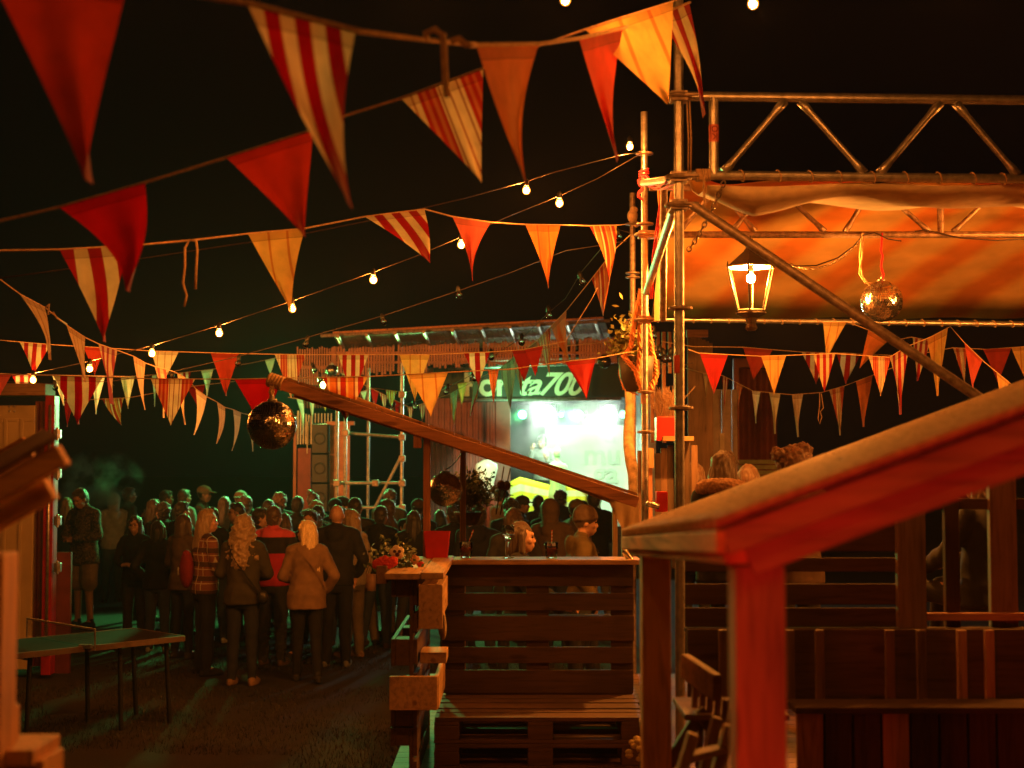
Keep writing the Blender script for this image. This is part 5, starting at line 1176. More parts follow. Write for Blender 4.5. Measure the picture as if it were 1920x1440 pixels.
def hand(b, w_, d, s):
    up = V((0, 0, 1)) if abs(d.z) < .8 else V((0, 1, 0)); lat = d.cross(up).normalized()
    b.cap(w_+d*.01, w_+d*.075, .024, .030, 10); b.cap(w_+d*.05+lat*.014, w_+d*.085+lat*.02, .02, .016, 8); b.cap(w_+d*.05-lat*.014, w_+d*.085-lat*.02, .02, .016, 8)
    curl = up.cross(lat).normalized(); nrm = lat.cross(d).normalized()
    for k, L in enumerate((.062, .072, .068, .052)):
        o = w_+d*.085+lat*(k-1.5)*.019; m = o+d*L*.6-nrm*.008; e = m+d*L*.3-nrm*.026; b.cap(o, m, .0088, .008, 8); b.cap(m, e, .008, .0068, 8)
    o = w_+d*.03+lat*.03*s; m = o+(d*.6+lat*s*.8).normalized()*.035; b.cap(o, m, .012, .010, 8); b.cap(m, m+(d+lat*s*.2).normalized()*.028, .010, .008, 8)
def hmat(yaw, pit=0): return Matrix.Translation((0, .015, 1.50)) @ Matrix.Rotation(R(yaw), 4, 'Z') @ Matrix.Rotation(R(pit), 4, 'X') @ Matrix.Translation((0, .01, .125))
def hd(b, yaw, pit):
    M = hmat(yaw, pit); Rm = M.to_3x3(); T = lambda x, y, z: M @ V((x, y, z))
    b.ell(T(0, -.012, .02), (.076, .095, .1), Rm, 18, 12); b.ell(T(0, .025, -.03), (.062, .066, .085), Rm); b.ell(T(0, .045, -.082), (.034, .034, .03), Rm)
    b.cap(T(0, .078, .015), T(0, .096, -.022), .009, .013); b.ell(T(-.012, .09, -.026), (.009, .01, .008), Rm); b.ell(T(.012, .09, -.026), (.009, .01, .008), Rm)
    b.cap(T(-.032, .078, .034), T(.032, .078, .034), .012, .012); b.cap(T(-.018, .086, -.058), T(.018, .086, -.058), .008, .008); b.cap(T(-.014, .084, -.069), T(.014, .084, -.069), .008, .008)
    for s in (-1, 1): b.ell(T(.076*s, -.008, -.005), (.010, .020, .031), Rm, 10, 8); b.ell(T(.045*s, .055, -.02), (.022, .03, .025), Rm, 10, 8)
def torso(b, g=0, hem=.92, fem=False, flare=.0):
    sw = .168 if fem else .190; wa = .125 if fem else .145
    rings = [(0, -.005, hem, .165+g+flare, .115+g+flare*.8)]
    for z, rx, ry, cy_ in ((.96, .165, .113, -.005), (1.06, wa+.008, .10, 0), (1.14, wa, .098, 0), (1.24, wa+.018, .108, .0), (1.34, sw-.012, .112, 0), (1.41, sw-.012, .096, -.005), (1.455, sw-.055, .078, -.01), (1.485, .075, .06, -.01)):
        if z > hem+.02: rings.append((0, cy_, z, rx+g+(flare if z < 1.2 else 0), ry+g+(flare*.6 if z < 1.2 else 0)))
    b.loft(rings, 22)
    for s in (-1, 1): b.cap((0, -.01, 1.455), ((sw-.01)*s, -.005, 1.425), .055+g, .054+g)
def body_mesh(arms, legs, yaw, pit, fem):
    k = ('body', arms, legs, yaw, pit, fem)
    if k in CA: return CA[k]
    b = MB(); torso(b, -.004, .9, fem); b.cap((0, -.005, 1.46), (0, .012, 1.58), .056, .05); hd(b, yaw, pit)
    sw = .158 if fem else .18
    for i, s in enumerate((-1, 1)):
        e, w_, d = arm(arms[i], s); b.cap((sw*s, 0, 1.42), e, .044, .036); b.cap(e, w_, .036, .024); hand(b, w_, d, -s)
        kn, an = LEGS[legs][i]; kn = V((kn[0]*s, *kn[1:])); an = V((an[0]*s, *an[1:]))
        b.cap((.09*s, 0, .9), kn, .082, .055); b.cap(kn, an, .054, .038); b.cap(an, an+V((.01*s, .13, -.05)), .036, .03)
    me = remesh(b, 'body', .0085, 2); CA[k] = me; return me
def wr(a, f=18): return lambda c: a*(noise.noise(c*f*.5)+.6*noise.noise(c*f))*1.2
def top_mesh(arms, fem, style):
    k = ('top', arms, fem, style)
    if k in CA: return CA[k]
    g, hem, fl = {'tee': (.008, .90, .004), 'shirt': (.014, .86, .018), 'jacket': (.024, .84, .016), 'hoodie': (.024, .88, .008), 'loose': (.022, .80, .03)}[style]
    b = MB(); torso(b, g, hem, fem, fl); b.cap((0, -.012, 1.46), (0, -.002, 1.505), .062+g*.4, .057+g*.3)
    sw = .158 if fem else .18
    for i, s in enumerate((-1, 1)):
        e, w_, d = arm(arms[i], s); r_ = g*.9
        b.cap((sw*s, 0, 1.415), e, .050+r_, .043+r_)
        if style == 'tee': pass
        else:
            w2 = e.lerp(w_, .93); b.cap(e, w2, .043+r_, .031+r_)
    if style in ('hoodie',): b.torus((0, -.045, 1.475), .075, .036, (0, -.5, 1), 18, 8, (1.15, 1)); b.ell((0, -.115, 1.43), (.09, .045, .085))
    if style in ('jacket', 'shirt'): b.torus((0, -.005, 1.50), .062, .014, (0, .35, 1), 18, 6)
    me = remesh(b, 'top', .013, 2, wr(.012 if style != 'tee' else .006, 13)); CA[k] = me; return me
def legs_mesh(legs, kind, fem):
    k = ('legs', legs, kind, fem)
    if k in CA: return CA[k]
    b = MB(); g = {'slim': .008, 'jeans': .016, 'wide': .03, 'shorts': .03}[kind]
    b.loft([(0, 0, .80 if legs != 'sit' else .86, .12+g, .095+g), (0, 0, .87, .17+g, .115+g), (0, 0, .95, .165+g, .112+g), (0, 0, 1.0, .152+g*.7, .105+g*.7)], 20)
    for i, s in enumerate((-1, 1)):
        kn, an = LEGS[legs][i]; kn = V((kn[0]*s, *kn[1:])); an = V((an[0]*s, *an[1:]))
        if kind == 'shorts': b.cap((.09*s, 0, .88), V((.09*s, 0, .88)).lerp(kn, .82), .088+g, .08+g); continue
        b.cap((.09*s, 0, .88), kn, .086+g, .058+g); b.cap(kn, an+V((0, 0, -.02)), .057+g, .042+g*1.1)
    me = remesh(b, 'trousers', .014, 2, wr(.006, 14)); CA[k] = me; return me
def shoes_mesh(legs, side):
    k = ('shoe', legs, side)
    if k in CA: return CA[k]
    b = MB()
    for i, s in enumerate((-1, 1)):
        if i != side: continue
        kn, an = LEGS[legs][i]; an = V((an[0]*s, *an[1:])); z = an.z-.085
        b.ell((an.x+.006*s, an.y+.05, z+.045), (.046, .13, .045)); b.ell((an.x+.01*s, an.y+.12, z+.035), (.048, .075, .034)); b.cap((an.x, an.y-.005, z+.05), (an.x, an.y, z+.10), .047, .043)
        b.loft([(an.x+.006*s, an.y+.06, z+.002, .046, .135), (an.x+.006*s, an.y+.06, z+.028, .05, .14)], 18)
    me = remesh(b, 'shoe', .009, 1); CA[k] = me; return me
def hair_mesh(style, yaw, pit):
    k = ('hair', style, yaw, pit)
    if k in CA: return CA[k]
    M = hmat(yaw, pit); Rm = M.to_3x3(); T = lambda x, y, z: M @ V((x, y, z)); b = MB(); vox = .011
    strand = lambda a: (lambda c: a*1.5*(noise.noise(V((c.x*75, c.y*75, c.z*4)))+.8*noise.noise(V((c.x*28, c.y*28, c.z*3)))))
    curl = lambda a, f: (lambda c: a*(noise.noise(c*f)+.6*noise.noise(c*f*2.1)))
    dsp = curl(.010, 45)
    if style != 'none': b.ell(T(0, -.024, .035), (.086, .097, .104), Rm, 20, 14)
    if style == 'short': b.ell(T(0, -.045, -.01), (.078, .07, .085), Rm); b.ell(T(0, .03, .095), (.06, .05, .035), Rm); dsp = curl(.009, 60)
    elif style == 'crop': dsp = curl(.003, 60)
    elif style == 'messy': b.ell(T(0, -.03, .05), (.1, .11, .105), Rm); b.ell(T(0, -.06, -.02), (.085, .07, .08), Rm); dsp = curl(.022, 30)
    elif style in ('long', 'longer'):
        L = -.27 if style == 'long' else -.40
        b.cap(T(0, -.05, 0), T(0, -.10, L), .082, .07); b.cap(T(-.04, -.05, 0), T(-.075, -.085, L*.95), .05, .045); b.cap(T(.04, -.05, 0), T(.075, -.085, L*.95), .05, .045)
        b.cap(T(-.068, .0, .04), T(-.085, -.02, L*.7), .026, .028); b.cap(T(.068, .0, .04), T(.085, -.02, L*.7), .026, .028)
        b.cap(T(-.02, .03, .12), T(-.07, .055, .05), .022, .014); b.cap(T(.02, .03, .12), T(.07, .055, .05), .022, .014); dsp = strand(.008)
    elif style == 'curly':
        b.ell(T(0, -.03, .04), (.105, .115, .11), Rm); b.cap(T(0, -.05, 0), T(0, -.10, -.34), .11, .10); b.cap(T(-.06, -.04, .0), T(-.12, -.06, -.30), .06, .06); b.cap(T(.06, -.04, .0), T(.12, -.06, -.30), .06, .06); dsp = curl(.026, 26)
    elif style == 'pony': b.ell(T(0, -.125, .04), (.03, .03, .03), Rm); b.cap(T(0, -.13, .02), T(0, -.17, -.14), .028, .018); dsp = strand(.004)
    elif style == 'bun': b.ell(T(-.03, -.07, .135), (.05, .05, .045), Rm); dsp = curl(.012, 40)
    elif style == 'bunbig':
        b.ell(T(.0, -.02, .05), (.125, .125, .115), Rm); b.ell(T(-.125, -.03, .10), (.05, .05, .05), Rm); b.ell(T(.07, -.03, .13), (.06, .06, .05), Rm); dsp = curl(.022, 34)
    elif style == 'bob':
        b.cap(T(0, -.05, 0), T(0, -.06, -.11), .088, .085); b.cap(T(-.07, 0, .04), T(-.082, .0, -.10), .03, .03); b.cap(T(.07, 0, .04), T(.082, .0, -.10), .03, .03); dsp = strand(.007)
    me = remesh(b, 'hair', vox, 1, dsp); CA[k] = me; return me
def hat_mesh(style, yaw, pit):
    k = ('hat', style, yaw, pit)
    if k in CA: return CA[k]
    M = hmat(yaw, pit); Rm = M.to_3x3(); T = lambda x, y, z: M @ V((x, y, z)); b = MB()
    if style in ('cap', 'capback'):
        b.ell(T(0, -.01, .062), (.098, .113, .088), Rm, 22, 12); s = 1 if style == 'cap' else -1; b.ell(T(0, .135*s-.01, .045), (.068, .07, .010), Rm @ Matrix.Rotation(R(-8*s), 3, 'X'))
        b.ell(T(0, -.01, .152), (.01, .01, .007), Rm); me = remesh(b, 'cap', .009, 1)
    elif style == 'beanie': b.ell(T(0, -.02, .06), (.1, .113, .105), Rm, 22, 14); b.torus(T(0, -.015, .035), .095, .014, Rm @ V((0, -.2, 1)), 24, 8, (1, 1.08)); me = remesh(b, 'beanie', .009, 1, wr(.004, 40))
    elif style == 'hood': b.ell(T(0, -.03, .02), (.112, .115, .145), Rm, 22, 14); b.cap(T(0, -.05, -.06), (0, -.05, 1.45), .1, .1); me = remesh(b, 'hood', .012, 2, wr(.006, 20))
    CA[k] = me; return me
def fabmat(name, c, kind='plain', c2=None, c3=None):
    if name in MAT: return MAT[name]
    if kind == 'plain': return solid(name, c, .88, 0, .22, 9, .35)
    m, nt, b, o = mk(name); MAT[name] = m; b.inputs['Roughness'].default_value = .88
    tc = N(nt, 'ShaderNodeTexCoord'); sp = N(nt, 'ShaderNodeSeparateXYZ'); nt.links.new(tc.outputs['Object'], sp.inputs[0])
    def band(sock, per, w0, off=0):
        a = N(nt, 'ShaderNodeMath', operation='MULTIPLY_ADD'); a.inputs[1].default_value = 1/per; a.inputs[2].default_value = off; nt.links.new(sock, a.inputs[0])
        f = N(nt, 'ShaderNodeMath', operation='FRACT'); nt.links.new(a.outputs[0], f.inputs[0]); g = N(nt, 'ShaderNodeMath', operation='LESS_THAN'); g.inputs[1].default_value = w0; nt.links.new(f.outputs[0], g.inputs[0]); return g.outputs[0]
    def mixc(fac, a, c):
        x = N(nt, 'ShaderNodeMix', data_type='RGBA'); nt.links.new(fac, x.inputs[0])
        for i, q in ((6, a), (7, c)):
            if isinstance(q, tuple): x.inputs[i].default_value = (*q, 1)
            else: nt.links.new(q, x.inputs[i])
        return x.outputs[2]
    if kind == 'plaid':
        f1 = mixc(band(sp.outputs[2], .075, .12), c, c2); f2 = mixc(band(sp.outputs[0], .07, .12), f1, c2); f3 = mixc(band(sp.outputs[2], .15, .35, .3), f2, c3); col = mixc(band(sp.outputs[0], .14, .09, .5), f3, c2)
    elif kind == 'stripes': col = mixc(band(sp.outputs[0], .022, .35), c, c2)
    elif kind == 'colorblock':
        g = N(nt, 'ShaderNodeMath', operation='GREATER_THAN'); g.inputs[1].default_value = 1.24; nt.links.new(sp.outputs[2], g.inputs[0])
        h = N(nt, 'ShaderNodeMath', operation='GREATER_THAN'); h.inputs[1].default_value = 1.42; nt.links.new(sp.outputs[2], h.inputs[0]); col = mixc(h.outputs[0], mixc(g.outputs[0], c, c2), c3)
    else:  # floral
        vo = N(nt, 'ShaderNodeTexNoise', ins={'Scale': 16, 'Detail': 3, 'Distortion': 2}); nt.links.new(tc.outputs['Object'], vo.inputs['Vector']); col = ramp(nt, vo.outputs[0], [(0, c), (.5, c2), (.56, c), (.63, c3), (.67, c)], 'CONSTANT')
    nt.links.new(col, b.inputs['Base Color']); n = N(nt, 'ShaderNodeTexNoise', ins={'Scale': 9, 'Detail': 5}); nt.links.new(tc.outputs['Object'], n.inputs['Vector']); bump(nt, b, n.outputs[0], .3, .01); return m
SK = {'a': solid('skin_light', (.42, .23, .15), .5, 0, .08, 12, .05), 'b': solid('skin_tan', (.3, .16, .1), .5, 0, .08, 12, .05)}
def hairmat(name, c):
    if name in MAT: return MAT[name]
    m, nt, b, o = mk(name); MAT[name] = m; n = N(nt, 'ShaderNodeTexNoise', ins={'Scale': 3, 'Detail': 6, 'Roughness': .7}); nt.links.new(vec(nt, (60, 60, 4)), n.inputs['Vector'])
    nt.links.new(ramp(nt, n.outputs[0], [(.3, mul(c, .5)), (.7, mul(c, 1.5))]), b.inputs['Base Color']); b.inputs['Roughness'].default_value = .45; b.inputs['Sheen Weight'].default_value = .3; bump(nt, b, n.outputs[0], .6, .006); return m
HC = {'dark': (0.015, 0.010, 0.007), 'brown': (0.054, 0.030, 0.018), 'ginger': (.09, .038, .016), 'blond': (.7, .5, .25), 'fair': (0.240, 0.162, 0.084), 'grey': (0.180, 0.168, 0.150)}
CC = {'black': (0.007, 0.007, 0.008), 'navy': (0.011, 0.014, 0.025), 'char': (0.022, 0.022, 0.023), 'olive': (0.033, 0.028, 0.014), 'khaki': (0.138, 0.105, 0.061), 'tan': (0.187, 0.110, 0.055), 'sand': (0.231, 0.171, 0.099), 'mustard': (.11, .075, .025), 'brown': (0.077, 0.047, 0.028), 'grey': (0.110, 0.110, 0.110), 'lgrey': (0.231, 0.237, 0.231), 'white': (0.385, 0.374, 0.341), 'red': (0.231, 0.017, 0.017), 'denim': (0.033, 0.044, 0.072), 'ldenim': (0.110, 0.121, 0.132), 'shortstan': (0.198, 0.132, 0.077), 'green': (0.028, 0.055, 0.028)}
SPEC = {'plaid': ('plaid', (0.231, 0.084, 0.049), (0.525, 0.434, 0.294), (0.070, 0.035, 0.025)), 'stripe': ('stripes', (0.434, 0.350, 0.238), (0.070, 0.042, 0.035)), 'block': ('colorblock', (0.350, 0.010, 0.028), (0.010, 0.008, 0.010), (0.490, 0.056, 0.084)), 'floral': ('floral', (0.014, 0.013, 0.014), (0.154, 0.098, 0.056), (0.112, 0.105, 0.091))}
def inst(name, me, mat, root):
    if not me.materials: me.materials.append(mat)
    o = bpy.data.objects.new(name, me); COL.objects.link(o); o.parent = root
    o.material_slots[0].link = 'OBJECT'; o.material_slots[0].material = mat; ORG[o] = V((0, 0, 0)); return o
EYE = None
def person(label, px, ytop, d, h, face=0, arms=('down', 'down'), legs='stand', yaw=0, pit=0, fem=False, hair=('short', 'dark'), hat=None, top=('hoodie', 'black'), bottom=('jeans', 'denim'), shoes='char', skin='a', z0=0.0, group='people standing in the crowd', name='person', glasses=False, lean=(0, 0)):
    """px: head centre; face: heading in degrees (0 = looking away from the camera, 180 = towards it, -90 = to the picture's right)"""
    s = h/1.75; c = P(px, 860, d)
    t = bpy.data.objects.new(name, None); COL.objects.link(t); t.location = (c.x, d, z0); t.rotation_euler = (R(lean[0]), R(lean[1]), R(face)); t.scale = (s, s, s); ORG[t] = V((0, 0, 0)); tag(t, label, 'person', group)
    arms = tuple(arms); yaw = round(yaw/20)*20; 
    bo = inst('body', body_mesh(arms, legs, yaw, pit, fem), SK[skin], t)
    inst('top', top_mesh(arms, fem, top[0]), fabmat('cloth_'+top[1], *( (CC[top[1]],) if top[1] in CC else (SPEC[top[1]][1], SPEC[top[1]][0], *SPEC[top[1]][2:]))), t)
    inst('trousers' if bottom[0] != 'shorts' else 'shorts', legs_mesh(legs, bottom[0], fem), fabmat('cloth_'+bottom[1], CC[bottom[1]]), t)
    for q in (0, 1): inst('shoe', shoes_mesh(legs, q), fabmat('cloth_'+shoes, CC[shoes]), t)
    if hair[0] != 'bald': inst('hair', hair_mesh(hair[0], yaw, pit), hairmat('hair_'+hair[1], HC[hair[1]]), t)
    if hat: inst(hat[0] if hat[0] != 'capback' else 'cap', hat_mesh(hat[0], yaw, pit), fabmat('cloth_'+hat[1], CC[hat[1]]), t)
    fd = (face+yaw+180) % 360-180
    if abs(fd) > 60:
        global EYE
        for q in (-1, 1):
            k = ('eye', yaw, pit, q)
            if k not in CA: M = hmat(yaw, pit); e = MB(); e.ell(M @ V((.03*q, .079, .010)), (.012, .009, .009), n=10, m=8); CA[k] = e.mesh('eye')
            inst('eye', CA[k], solid('eye', (.02, .015, .012), .15, 0, 0, 1, 0), t)
    if glasses:
        M = hmat(yaw, pit); e = MB(); q = M.to_3x3() @ V((0, 1, 0))
        for k in (-1, 1): e.torus(M @ V((.034*k, .104, .010)), .026, .0022, q, 16, 5); e.tube([M @ V((.06*k, .10, .014)), M @ V((.084*k, 0, .01))], .002, 5)
        e.tube([M @ V((-.009, .106, .012)), M @ V((.009, .106, .012))], .002, 5); o = bpy.data.objects.new('glasses', e.mesh('glasses')); COL.objects.link(o); o.parent = t; o.data.materials.append(blackp)
    return t
def strap(t, pts, bag, w_=.03, col='black'):
    g = fabmat('cloth_'+col, CC[col]); b = MB()
    for a, c in zip(pts, pts[1:]): b.beam(a, c, .008, w_, up=(0, 1, 0) if abs((V(c)-V(a)).normalized().y) < .8 else (0, 0, 1))
    me = b.mesh('bag_strap'); o = bpy.data.objects.new('bag_strap', me); me.materials.append(g); COL.objects.link(o); o.parent = t; return o
A = person
def worldthing(name, mb, mat, t, label, cat):
    """place geometry given in a person's local frame as a top-level thing"""
    M = Matrix.Translation(t.location) @ t.rotation_euler.to_matrix().to_4x4() @ Matrix.Diagonal((*t.scale, 1))
    mb.v = [M @ q for q in mb.v]; return mb.build(name, mat, smooth=True, label=label, cat=cat)
# --- front row of the crowd
H1 = A('tall person in dark floral shirt and tan shorts, looking down', 160, 912, 19.5, 1.90, 150, ('belly', 'belly'), 'stand', 0, -25, hair=('short', 'dark'), top=('loose', 'floral'), bottom=('shorts', 'shortstan'), shoes='black', skin='b')
H2 = A('person with glasses, long dark hair and dark shirt, hands clasped, facing the camera', 256, 967, 17.8, 1.58, 172, ('clasp', 'clasp'), 'stand', 0, 0, True, ('long', 'dark'), None, ('shirt', 'black'), ('jeans', 'char'), 'black', glasses=True)
H3 = A('long haired person in orange plaid shirt with a red drawstring bag on the back', 388, 950, 15.3, 1.75, -60, ('clasp', 'hold'), 'stand', -20, 0, False, ('long', 'fair'), None, ('shirt', 'plaid'), ('jeans', 'navy'), 'black')
H4 = A('person with a mass of curly fair hair, olive jacket and crossbody bag, white sneakers', 458, 967, 14.6, 1.71, -6, ('hold', 'clasp'), 'stand', 0, 0, True, ('curly', 'fair'), None, ('jacket', 'olive'), ('slim', 'navy'), 'tan')
H5 = A('person with long straight blond hair in a loose tan shirt, turned to the left', 577, 978, 14.8, 1.65, 10, ('clasp', 'pocket'), 'step', 60, 0, True, ('longer', 'blond'), None, ('loose', 'tan'), ('slim', 'black'), 'char')
H6 = A('slim person in a thin striped blouse and light trousers, tan bag at hip', 660, 957, 16.6, 1.70, 45, ('cross', 'down'), 'stand', 20, 0, True, ('long', 'fair'), None, ('shirt', 'stripe'), ('jeans', 'khaki'), 'tan')
H7 = A('person in colour blocked pink, black and red anorak seen from behind', 514, 951, 16.0, 1.76, -15, ('hold', 'pocket'), 'stand', 0, 0, False, ('short', 'brown'), None, ('hoodie', 'block'), ('jeans', 'char'), 'brown')
H8 = A('bald person in a black hoodie with reddish hood seen from behind', 632, 945, 15.9, 1.79, 0, ('clasp', 'pocket'), 'stand', 0, 0, False, ('bald', 'dark'), None, ('hoodie', 'black'), ('jeans', 'black'), 'grey')
b = MB(); b.ell((-.03, -.2, 1.12), (.13, .07, .2)); b.ell((-.03, -.2, 1.28), (.06, .045, .05)); worldthing('drawstring_bag', b, fabmat('cloth_red', CC['red']), H3, 'dark red drawstring bag with a pale mark worn on the plaid shirt', 'bag')
b = MB(); rn = random.Random(8)
for k in range(7): a = k*.9; b.cap((-.10+.03*math.cos(a), -.268, 1.10+.04*math.sin(a)), (-.10, -.270, 1.10), .006, .008, 6)
M_ = Matrix.Translation(H3.location) @ H3.rotation_euler.to_matrix().to_4x4(); b.v = [M_ @ q for q in b.v]; bag = [o for o in bpy.data.objects if o.name.startswith('drawstring_bag')][0]; b.build('printed_mark', fabmat('cloth_white', CC['white']), bag)
strap(H4, [(-.15, -.06, 1.47), (-.05, -.155, 1.32), (.10, -.165, 1.12), (.20, -.12, .97)], None)
b = MB(); b.ell((.24, -.10, .92), (.06, .05, .075)); worldthing('crossbody_bag', b, blackp, H4, 'small black crossbody bag at the hip of the olive jacket', 'bag')
strap(H5, [(-.12, -.08, 1.47), (.0, -.16, 1.33), (.12, -.155, 1.2), (.2, -.1, 1.05)], None, .012, 'tan')
b = MB(); b.span((.22, -.12, .78), (.28, .10, .98)); worldthing('shoulder_bag', b, solid('tan_leather', (.4, .22, .12), .5), H6, 'tan leather bag hanging at the hip of the striped blouse', 'bag')
